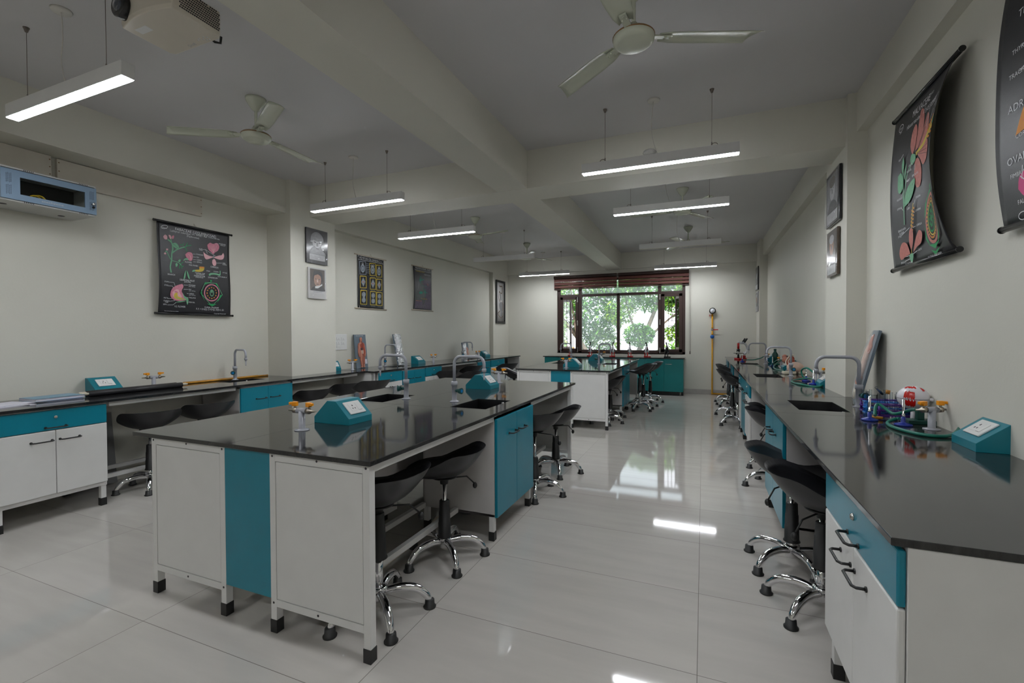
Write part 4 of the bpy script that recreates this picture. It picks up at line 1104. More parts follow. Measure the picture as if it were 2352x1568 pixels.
def tube_rack(label, loc, rz, m, w=.23, d=.055, n=6):
    t = thing('test_tube_rack', label, 'test tube rack', loc, R(rz), 'plastic test tube racks')
    hs = [((i - (n - 1) / 2) * w / n, y) for i in range(n) for y in (-.013, .013)]
    for nm, z0, z1 in (('top_plate', .066, .072), ('base_plate', 0, .006)):
        b = bm_(); slab(b, -w / 2, w / 2, -d / 2, d / 2, z0, z1, [(x - .0085, x + .0085, y - .0085, y + .0085) for x, y in hs] if z0 else []); obj(nm, b, m, t)
    b = bm_(); slab(b, -w / 2, w / 2, -d / 2, d / 2, .030, .034, [(x - .0085, x + .0085, y - .0085, y + .0085) for x, y in hs]); obj('mid_plate', b, m, t)
    for x in (-w / 2 + .01, w / 2 - .01):
        for y in (-d / 2 + .006, d / 2 - .006):
            b = bm_(); cyl(b, (x, y, .003), (x, y, .069), .0065, .0055, 10); obj('post', b, m, t)
    return t, hs
def test_tube(label, loc, tilt=0., az=0., ln=.125):
    b = bm_(); prof = [(0, 0), (.004, .0007), (.0066, .004), (.0075, .009), (.0075, ln - .002), (.0088, ln), (.0078, ln), (.0068, ln - .003), (.0068, .009), (.0058, .0045), (.0035, .0018), (0, .0012)]
    lathe(b, prof, seg=14); o = obj('test_tube', b, 'tube'); o.location = loc; o.rotation_euler = (R(tilt), 0, R(az)); return tag(o, label, 'test tube', 'glass test tubes in the racks')
racks = [('purple plastic test tube rack at the back, behind the blue one', (1.06, 3.63, Z8), 4, 'purple', (0, 3, 7, 10), 'back purple'),
         ('sky blue plastic test tube rack between the two purple racks', (1.05, 3.52, Z8), -2, 'skyblue', (0, 1, 4, 6, 9, 11), 'sky blue'),
         ('purple plastic test tube rack in front, behind the gas burners', (1.08, 3.42, Z8), 5, 'purple', (1, 3, 4, 6, 8, 11), 'front purple')]
NTH = ['leftmost', 'second from the left', 'third from the left', 'fourth from the left', 'fifth from the left', 'sixth from the left']
for lab, loc, rz, m, sel, nm in racks:
    tr, hs = tube_rack(lab, loc, rz, m)
    for q, i in enumerate(sel):
        p = M.Translation(loc) @ M.Rotation(R(rz), 4, 'Z') @ V((hs[i][0], hs[i][1], .0065))
        test_tube('empty glass test tube in the %s rack, %s' % (nm, NTH[q]), p)
test_tube('glass test tube lying askew across the tops of the racks', (1.025, 3.50, .938), -58, 140, .09)
b = bm_(); cyl(b, (0, 0, 0), (0, 0, .024), .011, .012, 12); o = obj('cork', b, 'cork'); o.location = (1.036, 3.458, .9465); o.rotation_euler = (0, R(8), 0); tag(o, 'amber cork stuck on a test tube of the front rack', 'cork')
# bristle brush, bowl, beaker, stand
t = thing('tube_brush', 'test tube cleaning brush with white bristles lying before the racks', 'brush', (.93, 3.24, Z8 + .012), R(-14))
b = bm_(); cyl(b, (-.03, 0, 0), (.02, 0, 0), .010, .008, 10); obj('handle', b, 'bamboo', t)
b = bm_(); cyl(b, (.02, 0, 0), (.17, 0, 0), .002, seg=6); obj('wire_stem', b, 'steel', t)
b = bm_(); rr = random.Random(4)
for k in range(230):
    x = .05 + .11 * rr.random(); a = rr.random() * 2 * pi; L = .011 + .004 * rr.random()
    tube(b, [(x, 0, 0), (x, L * cos(a), L * sin(a))], .0006, 3, caps=False)
obj('bristles', b, 'plate', t)
t = thing('retort_stand', 'dark green retort stand base behind the gas tap on the right bench', 'stand', (1.10, 3.19, Z8), R(8))
b = bm_(); box(b, -.07, .07, -.045, .045, 0, .022); obj('base', b, 'greenplastic', t, bevel=.004)
b = bm_(); box(b, -.016, .016, -.014, .014, .022, .075); obj('boss', b, 'greenplastic', t, bevel=.003)
b = bm_(); lathe(b, [(0, .0), (.03, .0), (.045, .012), (.056, .032), (.054, .032), (.042, .014), (.028, .004), (0, .004)], seg=24); o = obj('dish', b, 'plate'); o.location = (1.055, 3.93, Z8); tag(o, 'white porcelain dish behind the nearest tap of the right bench', 'dish')
b = bm_(); lathe(b, [(0, 0), (.035, 0), (.037, .01), (.037, .082), (.041, .085), (.039, .086), (.0355, .082), (.0355, .011), (.033, .002), (0, .002)], seg=22); o = obj('beaker', b, 'tube'); o.location = (1.035, 3.76, Z8); tag(o, 'glass beaker behind the sky blue test tube rack', 'beaker', 'glass beakers')
o = o.copy(); COL.objects.link(o); o.location = lf(3.80, .36, Z8); o['label'] = 'glass beaker next to the far socket box of the left bench'
# eye model
t = thing('eye_model', 'large eyeball model with red muscles on the right bench near the wall', 'anatomical model', (1.085, 3.235, .955), R(-28))
b = bm_(); ball(b, (0, 0, 0), .066, seg=32, sq=(1.1, 1, 1)); obj('eyeball', b, 'eyewhite', t)
b = bm_(); lathe(b, [(0, .079), (.010, .079), (.015, .077), (.015, .069), (0, .068)], (0, 0, 0), 18, axis='x'); co = obj('cornea', b, 'fog', t); co.scale = (-1, 1, 1); co.data.flip_normals() if False else None
co.rotation_euler = (0, 0, 0)
def patch(name, az0, az1, el0, el1, m, jag=0., seed=1):
    b = bm_(); n, k = 18, 8; rr = random.Random(seed); rows = []
    for i in range(n + 1):
        a = az0 + (az1 - az0) * i / n; e0 = el0 + rr.uniform(-jag, jag); e1 = el1 + rr.uniform(-jag, jag); r = .0668
        rows.append([b.verts.new((1.1 * r * cos(R(e0 + (e1 - e0) * q / k)) * cos(R(a)), r * cos(R(e0 + (e1 - e0) * q / k)) * sin(R(a)), r * sin(R(e0 + (e1 - e0) * q / k)))) for q in range(k + 1)])
    for r1, r2_ in zip(rows, rows[1:]):
        for q in range(k): b.faces.new((r1[q], r2_[q], r2_[q + 1], r1[q + 1]))
    obj(name, b, m, t)
patch('eye_muscle', 245, 285, 2, 36, 'eyered', 7, 1); patch('eye_muscle', 248, 288, -40, -6, 'eyered', 7, 2); patch('eye_muscle', 215, 300, 55, 74, 'eyered', 7, 3); patch('eye_muscle', 325, 345, 40, 62, 'eyered', 5, 4)
patch('eye_seam', 190, 345, -3.2, -1.6, 'slot', .2, 5)
b = bm_(); cyl(b, (.068, 0, -.004), (.088, 0, -.004), .010, .009, 12); obj('optic_nerve', b, 'eyewhite', t)
b = bm_(); cyl(b, (0, 0, -.135), (0, 0, -.06), .012, .010, 14); lathe(b, [(0, -.135), (.045, -.135), (.043, -.128), (0, -.126)], seg=24); obj('pedestal', b, 'eyewhite', t)
# squid-like dissection model leaning in plastic
def leaning(name, label, loc, rz, w, h, lean, th=.018):
    t = thing(name, label, 'anatomical model', loc, R(rz))
    T = M.Rotation(R(-lean), 4, 'X')
    b = bm_(); box(b, -w / 2, w / 2, 0, th, 0, h, 0, T); obj('backing_board', b, 'modelboard', t, bevel=.002)
    return t, T
t, T = leaning('squid_model', 'grey board with a pink squid dissection model in clear plastic, leaning beside the right pillar', (1.015, 4.03, Z8), -98, .24, .53, 13)
def relief(nm, pts, m, dep=.022, par=None, z=-.001, name=None):
    """rounded relief shape in board coords (x, z)"""
    b = bm_(); n = len(pts); cx = sum(p[0] for p in pts) / n; cz = sum(p[1] for p in pts) / n
    L = [(1., z), (1., -dep * .45), (.86, -dep * .82), (.55, -dep)]
    rg = [[b.verts.new(par_T @ V((cx + (x - cx) * k, d, cz + (zz - cz) * k))) for x, zz in pts] for k, d in L]
    for A, B in zip(rg, rg[1:]):
        for i in range(n): b.faces.new((A[i], A[(i + 1) % n], B[(i + 1) % n], B[i])).smooth = True
    b.faces.new(rg[-1]); b.faces.new(rg[0][::-1])
    return obj(nm, b, m, par)
par_T = T
relief('mantle', [(-.035, .18), (.0, .16), (.03, .19), (.032, .30), (.02, .40), (.0, .43), (-.025, .36)], 'organpale', .03, t)
relief('fin', [(-.06, .36), (-.02, .34), (.03, .36), (.07, .41), (.02, .44), (.012, .50), (-.015, .44), (-.05, .41)], 'flesh', .018, t)
relief('head', [(-.035, .13), (0, .12), (.04, .14), (.035, .19), (-.03, .19)], 'flesh', .03, t)
b = bm_(); ball(b, T @ V((.05, -.02, .165)), .028, seg=14, sq=(1, .6, 1.2)); obj('eye', b, 'modelboard', t)
for k in range(6):
    b = bm_(); x = -.03 + .013 * k; tube(b, [T @ V(q) for q in ((x * .6, -.012, .14), (x, -.018, .08), (x * 1.3, -.012, .02))], [.007, .006, .003], 8); obj('tentacle', b, 'bone', t)
b = bm_(); N1, N2 = 14, 22; rr = random.Random(9)
gv = [[b.verts.new(T @ V((-.122 + .244 * i / N1, -.036 * (sin(pi * i / N1) ** .6) * (sin(pi * j / N2) ** .5) - .002 + rr.uniform(-.004, .004), .53 * j / N2))) for j in range(N2 + 1)] for i in range(N1 + 1)]
for i in range(N1):
    for j in range(N2): b.faces.new((gv[i][j], gv[i + 1][j], gv[i + 1][j + 1], gv[i][j + 1]))
obj('plastic_wrap', b, 'wrap', t)
# human torso board
t, T = leaning('anatomy_model', 'grey board with a pink full-length human body model leaning on the left wall', lf(.42, .56, Z8), math.degrees(RL), .235, .50, 6); par_T = T
body = [(-.012, .455), (.012, .455), (.020, .43), (.014, .395), (.02, .38), (.055, .365), (.066, .33), (.074, .22), (.064, .165), (.052, .17), (.050, .26), (.044, .30), (.043, .20), (.042, .12), (.028, .03), (.040, .012), (.010, .010), (.008, .06), (.002, .17), (-.008, .06), (-.010, .010), (-.042, .012), (-.028, .03), (-.042, .12), (-.043, .20), (-.044, .30), (-.050, .26), (-.052, .17), (-.064, .165), (-.074, .22), (-.066, .33), (-.055, .365), (-.02, .38), (-.014, .395), (-.020, .43)]
def flatrelief(nm, pts, m, dep, par, y0=-.0):
    b = bm_(); prism(b, pts, y0, -dep, lambda x, z, d: T @ V((x, d, z))); return obj(nm, b, m, par, bevel=.004)
flatrelief('body', body, 'flesh', .022, t)
flatrelief('red_half', [(.004, .44), (.014, .43), (.010, .39), (.05, .36), (.058, .30), (.062, .22), (.046, .20), (.038, .30), (.036, .15), (.024, .05), (.014, .05), (.010, .2), (.006, .3)], 'fleshred', .0235, t)
flatrelief('rib_cage', [(-.034, .355), (0, .362), (.03, .352), (.028, .30), (-.03, .30)], 'fleshred', .0245, t)
flatrelief('liver', [(-.032, .298), (.016, .302), (.010, .268), (-.028, .262)], 'organdark', .027, t)
flatrelief('gut', [(-.022, .262), (.022, .266), (.020, .215), (0, .205), (-.020, .215)], 'organpale', .027, t)
b = bm_()
for s in (-1, 1): tube(b, [T @ V(q) for q in ((0, -.025, .40), (0, -.027, .21), (s * .018, -.025, .17), (s * .02, -.024, .06))], .0022, 6)
obj('blood_vessels', b, 'organdark', t)
b = bm_(); box(b, .062, .105, -.002, .001, .06, .13, 0, T); obj('key_card', b, 'paper', t)
v, f = text2d('CIRCULATORY SYSTEM', .016, .15); b = bm_(); add_text(b, v, f, lambda x, y: T @ V((-.085 + x, -.0012, .475 + y))); obj('board_lettering', b, 'inkw', t, normals=False)
# silver wrapped model
t, T = leaning('anatomy_model', 'board model wrapped in shiny crumpled silver plastic leaning on the left wall', lf(1.25, .50, Z8), math.degrees(RL) + 6, .20, .51, 11); par_T = T
b = bm_(); rr = random.Random(21); N1, N2 = 12, 26
def wy(i, j):
    x = -1 + 2 * i / N1; z = j / N2; bod = max(0, 1 - (x / (.32 + .35 * (.35 < z < .75))) ** 2) * (1 if .05 < z < .92 else .2)
    return -.004 - .03 * bod ** .5 - rr.uniform(0, .012)
gv = [[b.verts.new(T @ V((-.102 + .204 * i / N1, wy(i, j), .512 * j / N2))) for j in range(N2 + 1)] for i in range(N1 + 1)]
for i in range(N1):
    for j in range(N2): b.faces.new((gv[i][j], gv[i + 1][j], gv[i + 1][j + 1], gv[i][j + 1]))
obj('crumpled_wrap', b, 'foil', t)
t, T = leaning('anatomy_model', 'small board with a wrapped pinkish organ model behind the far tap of the left bench', lf(3.34, .50, Z8), math.degrees(RL), .24, .33, 8); par_T = T
relief('organ', [(-.05, .03), (.05, .02), (.085, .12), (.05, .22), (0, .25), (-.03, .15)], 'flesh', .035, t); relief('inner_organ', [(-.01, .06), (.05, .05), (.06, .13), (.02, .18)], 'organpale', .05, t)
b = bm_(); rr = random.Random(5); N1, N2 = 10, 14
gv = [[b.verts.new(T @ V((-.12 + .14 * i / N1, -.03 * sin(pi * i / N1) - rr.uniform(0, .01) - .003, .33 * j / N2))) for j in range(N2 + 1)] for i in range(N1 + 1)]
for i in range(N1):
    for j in range(N2): b.faces.new((gv[i][j], gv[i + 1][j], gv[i + 1][j + 1], gv[i][j + 1]))
obj('crumpled_wrap', b, 'foil', t)
# heart, brain and torso parts on the right bench
t = thing('heart_model', 'red heart model with yellow vessels on the right bench behind the middle tap', 'anatomical model', (1.06, 6.98, Z8 + .02), 0)
b = bm_(); ball(b, (0, 0, .085), .062, seg=22, sq=(.9, .9, 1.1)); ball(b, (.01, .02, .14), .038, seg=16); obj('heart', b, 'fleshred', t)
b = bm_(); tube(b, bez([(-.05, -.03, .05), (-.055, -.01, .10), (-.03, .0, .15), (.0, .0, .19), (.04, .0, .18)], 6), .009, 8); tube(b, bez([(-.02, -.055, .06), (-.035, -.045, .11), (-.01, -.03, .15)], 6), .006, 8); obj('vessel', b, 'bone', t)
b = bm_(); lathe(b, [(0, -.02), (.05, -.02), (.045, -.01), (.015, -.005), (.012, .03), (0, .03)], seg=18); obj('stand', b, 'black', t)
t = thing('skull_model', 'pale skull section model with tooth rows beyond the middle tap of the right bench', 'anatomical model', (1.04, 6.52, Z8), R(200))
b = bm_(); ball(b, (0, 0, .075), .075, seg=22, sq=(1.35, .75, .95)); obj('cranium', b, 'organpale', t)
b = bm_(); box(b, -.11, -.02, -.045, .045, .0, .030); obj('jaw', b, 'bone', t, bevel=.01)
b = bm_()
for k in range(9): box(b, -.112 + .010 * k, -.104 + .010 * k, -.052, -.044, .028, .046)
obj('teeth', b, 'plate', t)
b = bm_(); ball(b, (.05, -.03, .03), .05, seg=14, sq=(1, .8, .6)); obj('base_block', b, 'fog', t)
t = thing('torso_model', 'dark red and black organ model leaning by the wall beyond the heart model', 'anatomical model', (1.10, 7.5, Z8), R(-90))
b = bm_(); ball(b, (0, 0, .09), .09, seg=18, sq=(.8, .5, 1.)); obj('organ_mass', b, 'organdark', t)
b = bm_(); ball(b, (.03, -.03, .12), .045, seg=14); ball(b, (-.03, -.03, .16), .035, seg=14); obj('pink_lobe', b, 'flesh', t)
b = bm_(); box(b, -.1, .12, -.09, .02, 0, .006); obj('tray', b, 'cream', t, bevel=.003)
t = thing('flask_clamp', 'cream plastic clamp block lying at the edge of the middle sink', 'clamp', (.96, 6.44, Z8), R(15))
b = bm_(); box(b, -.07, .07, -.04, .04, 0, .035); obj('block', b, 'bone', t, bevel=.01)
b = bm_(); box(b, .02, .045, -.012, .012, .035, .075); obj('peg', b, 'bone', t, bevel=.004)
t = thing('storage_bottle', 'dark green bottle standing by the wall at the far end of the right bench', 'bottle', (1.10, 8.72, Z8), 0)
b = bm_(); lathe(b, [(0, 0), (.045, 0), (.045, .15), (.02, .19), (.018, .21), (0, .21)], seg=20); obj('bottle', b, 'greenplastic', t)
b = bm_(); lathe(b, [(0, .21), (.021, .21), (.021, .235), (0, .235)], seg=18); obj('stopper', b, 'greenplastic', t)

# --- microscopes
def microscope(label, loc, rz, body='micwhite', base='red', dark=False):
    t = thing('microscope', label, 'microscope', loc, R(rz), 'microscopes by the window')
    b = bm_(); prism(b, [(-.055, -.075), (.055, -.075), (.06, -.03), (.05, .055), (.025, .07), (-.025, .07), (-.05, .055), (-.06, -.03)], 0, .02, lambda x, y, d: V((x, y, d))); obj('foot', b, base, t, bevel=.004)
    b = bm_()
    for s in (-1, 1): prism(b, [(.02, .0), (.06, .0), (.052, .085), (.03, .085)], s * .022, s * .034, lambda y, z, d: V((d, y, z + .018)))
    obj('pillar', b, base, t)
    b = bm_(); P = bez([(0, .043, .085), (0, .062, .13), (0, .055, .18), (0, .02, .225), (0, -.01, .23)], 6); tube(b, P, [.017 + .004 * sin(i / len(P) * pi) for i in range(len(P))], 12); obj('arm', b, body, t)
    b = bm_(); T = M.Translation((0, -.012, .2)) @ M.Rotation(R(-28), 4, 'X')
    cyl(b, T @ V((0, 0, -.045)), T @ V((0, 0, .05)), .0155, seg=16); cyl(b, T @ V((0, 0, .05)), T @ V((0, 0, .115)), .012, seg=16); lathe(b, [(0, .112), (.0145, .112), (.0145, .14), (.010, .144), (0, .144)], seg=14)
    for v in b.verts[-14 * 5:]: v.co = T @ v.co
    obj('eyepiece_tube', b, 'black', t)
    b = bm_(); cyl(b, T @ V((0, 0, -.02)), T @ V((0, 0, .03)), .0165, seg=16); obj('tube_sleeve', b, 'darkred' if not dark else 'black', t)
    b = bm_(); lathe(b, [(0, -.064), (.024, -.064), (.026, -.05), (.016, -.044), (0, -.044)], seg=16)
    for a in (0, 120, 240):
        p = V((.013 * cos(R(a)), .013 * sin(R(a)), -.06)); cyl(b, p, p * 1.35 + V((0, 0, -.022)), .0065, .005, 10)
    for v in b.verts: v.co = T @ v.co
    obj('objective_turret', b, 'chrome' if not dark else 'black', t)
    b = bm_(); box(b, -.05, .05, -.058, .036, .108, .114); box(b, -.01, .01, .03, .05, .10, .116); obj('stage', b, 'chrome', t, bevel=.001)
    b = bm_(); T2 = M.Translation((0, -.022, .066)) @ M.Rotation(R(35), 4, 'X'); lathe(b, [(0, 0), (.024, 0), (.024, .005), (0, .005)], seg=18)
    for v in b.verts: v.co = T2 @ v.co
    obj('mirror', b, 'chrome', t)
    for s in (-1, 1):
        b = bm_(); cyl(b, (s * .016, .055, .155), (s * .040, .055, .155), .015, seg=14); cyl(b, (s * .016, .05, .125), (s * .033, .05, .125), .009, seg=12); obj('focus_knob', b, 'black', t)
    return t
for px, rz, lab, dk in ((-2.878, 200, 'red-footed microscope leftmost on the window counter', 0), (-2.413, 205, 'red-footed microscope second from the left on the window counter', 0), (-1.895, 205, 'red-footed microscope left of the window centre bar', 0),
                        (-1.509, 178, 'red-footed microscope right of the window centre bar, seen from straight behind', 0), (-1.143, 160, 'red-footed microscope at the right of the red row', 0), (-.724, 165, 'all black microscope at the right end of the window counter', 1)):
    microscope(lab, (px, 10.50, .80), rz, 'black' if dk else 'micwhite', 'black' if dk else 'red', bool(dk))
# big binocular microscope on the right bench
t = thing('binocular_microscope', 'large binocular microscope with red foot at the window end of the right bench', 'microscope', (.66, 9.75, Z8), R(-62))
b = bm_(); prism(b, [(-.075, -.09), (.075, -.09), (.09, .0), (.05, .09), (-.05, .09), (-.09, .0)], 0, .028, lambda x, y, d: V((x, y, d))); box(b, -.035, .035, .02, .08, .028, .075); obj('foot', b, 'red', t, bevel=.006)
b = bm_(); P = [(0, .03 + .095 * cos(R(a)), .20 + .115 * sin(R(a))) for a in range(-75, 116, 10)]; tube(b, P, .019, 12); obj('ring_arm', b, 'micwhite', t)
b = bm_(); cyl(b, (0, -.05, .20), (0, -.05, .31), .021, seg=18); obj('tube_sleeve', b, 'red', t)
b = bm_(); cyl(b, (0, -.05, .31), (0, -.05, .345), .016, seg=16); obj('top_lens', b, 'plate', t)
b = bm_(); box(b, -.035, .035, .0, .06, .29, .335); obj('prism_head', b, 'greypaint', t, bevel=.01)
for s in (-1, 1):
    b = bm_(); cyl(b, (s * .03, .05, .32), (s * .034, .105, .395), .016, .015, 14); obj('eyepiece', b, 'black', t)
b = bm_(); lathe(b, [(0, .165), (.03, .165), (.033, .185), (.02, .2), (0, .2)], (0, -.05, 0), 16)
for a in (20, 140, 260): cyl(b, (.018 * cos(R(a)), -.05 + .018 * sin(R(a)), .17), (.03 * cos(R(a)), -.05 + .03 * sin(R(a)), .135), .008, .006, 10)
obj('objective_turret', b, 'black', t)
b = bm_(); box(b, -.065, .065, -.11, .03, .112, .122); cyl(b, (-.065, -.04, .10), (-.085, -.04, .10), .01, seg=10); obj('stage', b, 'black', t, bevel=.002)
b = bm_(); cyl(b, (0, -.05, .028), (0, -.05, .1), .022, .016, 14); obj('condenser', b, 'black', t)
for s in (-1, 1):
    b = bm_(); cyl(b, (s * .02, .09, .12), (s * .05, .09, .12), .018, seg=14); obj('focus_knob', b, 'micwhite', t)

# --- left bench: papers, rolled charts, sticks
def sheet_stack(name, label, x, y, rz, w, l, h, z, cover, n):
    t = thing(name, label, 'book', (x, y, z), R(rz))
    b = bm_(); box(b, -w / 2, w / 2, -l / 2, l / 2, .0015, h - .002); obj('pages', b, 'paper', t)
    b = bm_(); box(b, -w / 2 - .003, w / 2 + .003, -l / 2 - .002, l / 2 + .002, h - .002, h); box(b, -w / 2 - .003, w / 2 + .003, -l / 2 - .002, l / 2 + .002, 0, .0015); box(b, -w / 2 - .003, -w / 2 - .001, -l / 2, l / 2, 0, h); obj('cover', b, cover, t)
    return t
sheet_stack('notebook', 'thick notebook with pale blue cover on the left bench beside the rolled charts', -4.66, 1.93, 4, .20, .30, .022, Z8 + .008, 'bluecover', 1)
sheet_stack('notebook', 'dark navy notebook lying under the pale blue one', -4.655, 1.92, -6, .21, .30, .0079, Z8, 'navy', 1)
for k, (dx, dy, a, lab) in enumerate(((-4.56, 1.60, 8, 'white paper sheets, lowest of the pile at the left photo edge'), (-4.58, 1.585, -5, 'white paper sheets, middle of the pile at the left photo edge'), (-4.60, 1.61, 14, 'white paper sheets on top of the pile at the left photo edge'))):
    b = bm_(); box(b, -.105, .105, -.148, .148, 0, .0035); o = obj('paper_sheets', b, 'paper'); o.location = (dx, dy, Z8 + .0002 + .0040 * k); o.rotation_euler = (0, 0, R(a)); tag(o, lab, 'paper')
b = bm_(); box(b, -.03, .03, -.02, .02, 0, .012); o = obj('red_eraser', b, 'red', bevel=.003); o.location = (-4.58, 1.50, Z8 + .0125); tag(o, 'small red block on the papers at the left photo edge', 'eraser')
def roll(label, p0, p1, r, rod=True):
    p0, p1 = V(p0), V(p1); d = (p1 - p0).normalized()
    t = thing('rolled_chart', label, 'rolled chart', (p0 + p1) / 2, 0, 'rolled black wall charts'); c = (p0 + p1) / 2
    b = bm_(); tube(b, [p0 - c, p1 - c], r, 20); obj('canvas_roll', b, 'cloth', t)
    b = bm_(); u, w = frame_of(d)
    for q in ((0, .0), (r * .5, r * .3), (-r * .5, r * .2)):
        tube(b, [p0 - c - d * .045 + u * q[0] + w * q[1], p1 - c + d * .045 + u * q[0] + w * q[1]], r * .38, 10)
    obj('roll_rods', b, 'bone', t)
roll('rolled black chart lying nearest the bench edge beside the blue notebook', (-4.60, 2.12, Z8 + .023), (-4.62, 2.86, Z8 + .023), .023)
roll('rolled black chart lying behind the first one, by the socket box', (-4.66, 2.14, Z8 + .023), (-4.67, 2.84, Z8 + .023), .023)
for k, (x0, y0, x1, y1, lab) in enumerate(((-4.86, 3.02, -4.88, 4.02, 'amber bamboo stick against the wall on the left bench, lowest in view'), (-4.885, 3.05, -4.905, 3.86, 'amber bamboo stick against the wall on the left bench, middle of three'), (-4.91, 3.06, -4.925, 3.92, 'amber bamboo stick touching the wall, rearmost of three'))):
    b = bm_(); P = [V((x0, y0, Z8 + .010)) + (V((x1 - x0, y1 - y0, 0))) * i / 12 for i in range(13)]; tube(b, P, [.0095 + (.0008 if i % 3 == 0 else 0) for i in range(13)], 10)
    tag(obj('bamboo_stick', b, 'bamboo'), lab, 'stick', 'bamboo sticks on the left bench')
# grey board leaning under the left bench
b = bm_(); T = M.Translation((-4.86, 2.20, .0)) @ M.Rotation(R(-7), 4, 'Y'); box(b, -.012, .012, -.07, .24, .005, .63, 0, T); o = obj('grey_board', b, 'fog'); tag(o, 'dark grey board leaning on the wall under the left bench kneehole', 'board')
t = thing('pipe_valve', 'small grey pipe valve on the wall under the left bench kneehole', 'valve', (-4.945, 2.30, .70))
b = bm_(); cyl(b, (0, 0, 0), (.05, 0, 0), .012, seg=10); cyl(b, (.035, 0, -.05), (.035, 0, .05), .012, seg=10); obj('body', b, 'steel', t)
b = bm_(); box(b, .02, .05, -.05, -.01, .03, .045); obj('lever', b, 'black', t)
# ------------------------------------------------------------------ wall charts and pictures
def solve8(src, dst):
    """homography taking 4 src points to 4 dst points"""
    A = []
    for (x, y), (u, v) in zip(src, dst):
        A.append([x, y, 1, 0, 0, 0, -u * x, -u * y, u]); A.append([0, 0, 0, x, y, 1, -v * x, -v * y, v])
    n = 8
    for i in range(n):
        p = max(range(i, n), key=lambda r: abs(A[r][i])); A[i], A[p] = A[p], A[i]
        A[i] = [a / A[i][i] for a in A[i]]
        for r in range(n):
            if r != i and A[r][i]:
                k = A[r][i]; A[r] = [a - k * c for a, c in zip(A[r], A[i])]
    H = [A[i][8] for i in range(8)]
    return lambda x, y: ((H[0] * x + H[1] * y + H[2]) / (H[6] * x + H[7] * y + 1), (H[3] * x + H[4] * y + H[5]) / (H[6] * x + H[7] * y + 1))

class Chart:
    """printed sheet hanging on a wall; local x right, z up, front towards -y"""
    def __init__(s, W, H, quad, bulge, mats):
        s.W, s.H, s.bm = W, H, bm_(); s.bulge = bulge; s.mats = mats; s.k = 0
        s.h = solve8(quad, [(0, H), (W, H), (W, 0), (0, 0)]) if quad else (lambda x, y: (x * W, y * H))
    def P(s, u, v, off): return V((u - s.W / 2, -s.bulge(u / s.W, v / s.H) - off, v))
    def sheet(s, back, nu=26, nv=26, th=.0025):
        for o, m in ((.0, 0), (-th, back)):
            g = [[s.bm.verts.new(s.P(s.W * i / nu, s.H * j / nv, o)) for j in range(nv + 1)] for i in range(nu + 1)]
            for i in range(nu):
                for j in range(nv):
                    q = (g[i][j], g[i + 1][j], g[i + 1][j + 1], g[i][j + 1]); f = s.bm.faces.new(q if o == 0 else q[::-1]); f.material_index = m; f.smooth = True
            e = [g[i][0] for i in range(nu + 1)] + [g[nu][j] for j in range(1, nv + 1)] + [g[i][nv] for i in range(nu - 1, -1, -1)] + [g[0][j] for j in range(nv - 1, 0, -1)]
            if o == 0: e0 = e
        for a in range(len(e0)):
            c = (a + 1) % len(e0); s.bm.faces.new((e0[a], e[a], e[c], e0[c])).material_index = 0
    def mi(s, m): return s.mats.index(m)
    def off(s): s.k += 1; return .0012 + .00006 * s.k
    def poly(s, pts, m, uv=False):
        o = s.off(); q = [(x, y) if uv else s.h(x, y) for x, y in pts]
        cx = sum(p[0] for p in q) / len(q); cy = sum(p[1] for p in q) / len(q); c = s.bm.verts.new(s.P(cx, cy, o)); vs = [s.bm.verts.new(s.P(x, y, o)) for x, y in q]
        a = sum(q[i][0] * q[(i + 1) % len(q)][1] - q[(i + 1) % len(q)][0] * q[i][1] for i in range(len(q)))
        for i in range(len(vs)):
            t = (c, vs[i], vs[(i + 1) % len(vs)]); f = s.bm.faces.new(t if a > 0 else (t[0], t[2], t[1])); f.material_index = s.mi(m)
    def line(s, pts, w, m, uv=False):
        o = s.off(); q = [V(((x, y) if uv else s.h(x, y)) + (0,)) for x, y in pts]
        L, Rr = [], []
        for i, p in enumerate(q):
            d = (q[min(i + 1, len(q) - 1)] - q[max(i - 1, 0)]).normalized(); n = V((-d.y, d.x, 0)) * w / 2
            L.append(s.bm.verts.new(s.P(p.x + n.x, p.y + n.y, o))); Rr.append(s.bm.verts.new(s.P(p.x - n.x, p.y - n.y, o)))
        for i in range(len(q) - 1):
            f = s.bm.faces.new((Rr[i], Rr[i + 1], L[i + 1], L[i])); f.material_index = s.mi(m)
    def curve(s, pts, w, m, n=6, uv=False):
        s.line([(p.x, p.y) for p in bez([(x, y, 0) for x, y in pts], n)], w, m, uv)
    def blob(s, pts, m, n=4): 
        P = pts + [pts[0]]; s.poly([(p.x, p.y) for p in bez([(x, y, 0) for x, y in P], n)[:-1]], m)
    def ring(s, cx, cy, rx, ry, w, m, a0=0, a1=360):
        n = 40; s.line([(cx + rx * cos(R(a0 + (a1 - a0) * i / n)), cy + ry * sin(R(a0 + (a1 - a0) * i / n))) for i in range(n + 1)], w, m)
    def disc(s, cx, cy, rx, ry, m): s.poly([(cx + rx * cos(2 * pi * i / 24), cy + ry * sin(2 * pi * i / 24)) for i in range(24)], m)
    def text(s, t, x, y, size, m='inkw', end=None, center=False, uv=False):
        u, v = (x, y) if uv else s.h(x, y); w = None
        if end: e = end if uv else s.h(*end); w = math.hypot(e[0] - u, e[1] - v)
        vs, fs = text2d(t, size, w); o = s.off()
        if center and vs: u -= max(p[0] for p in vs) / 2
        add_text(s.bm, vs, fs, lambda a, c: s.P(u + a, v + c, o), False, s.mi(m))
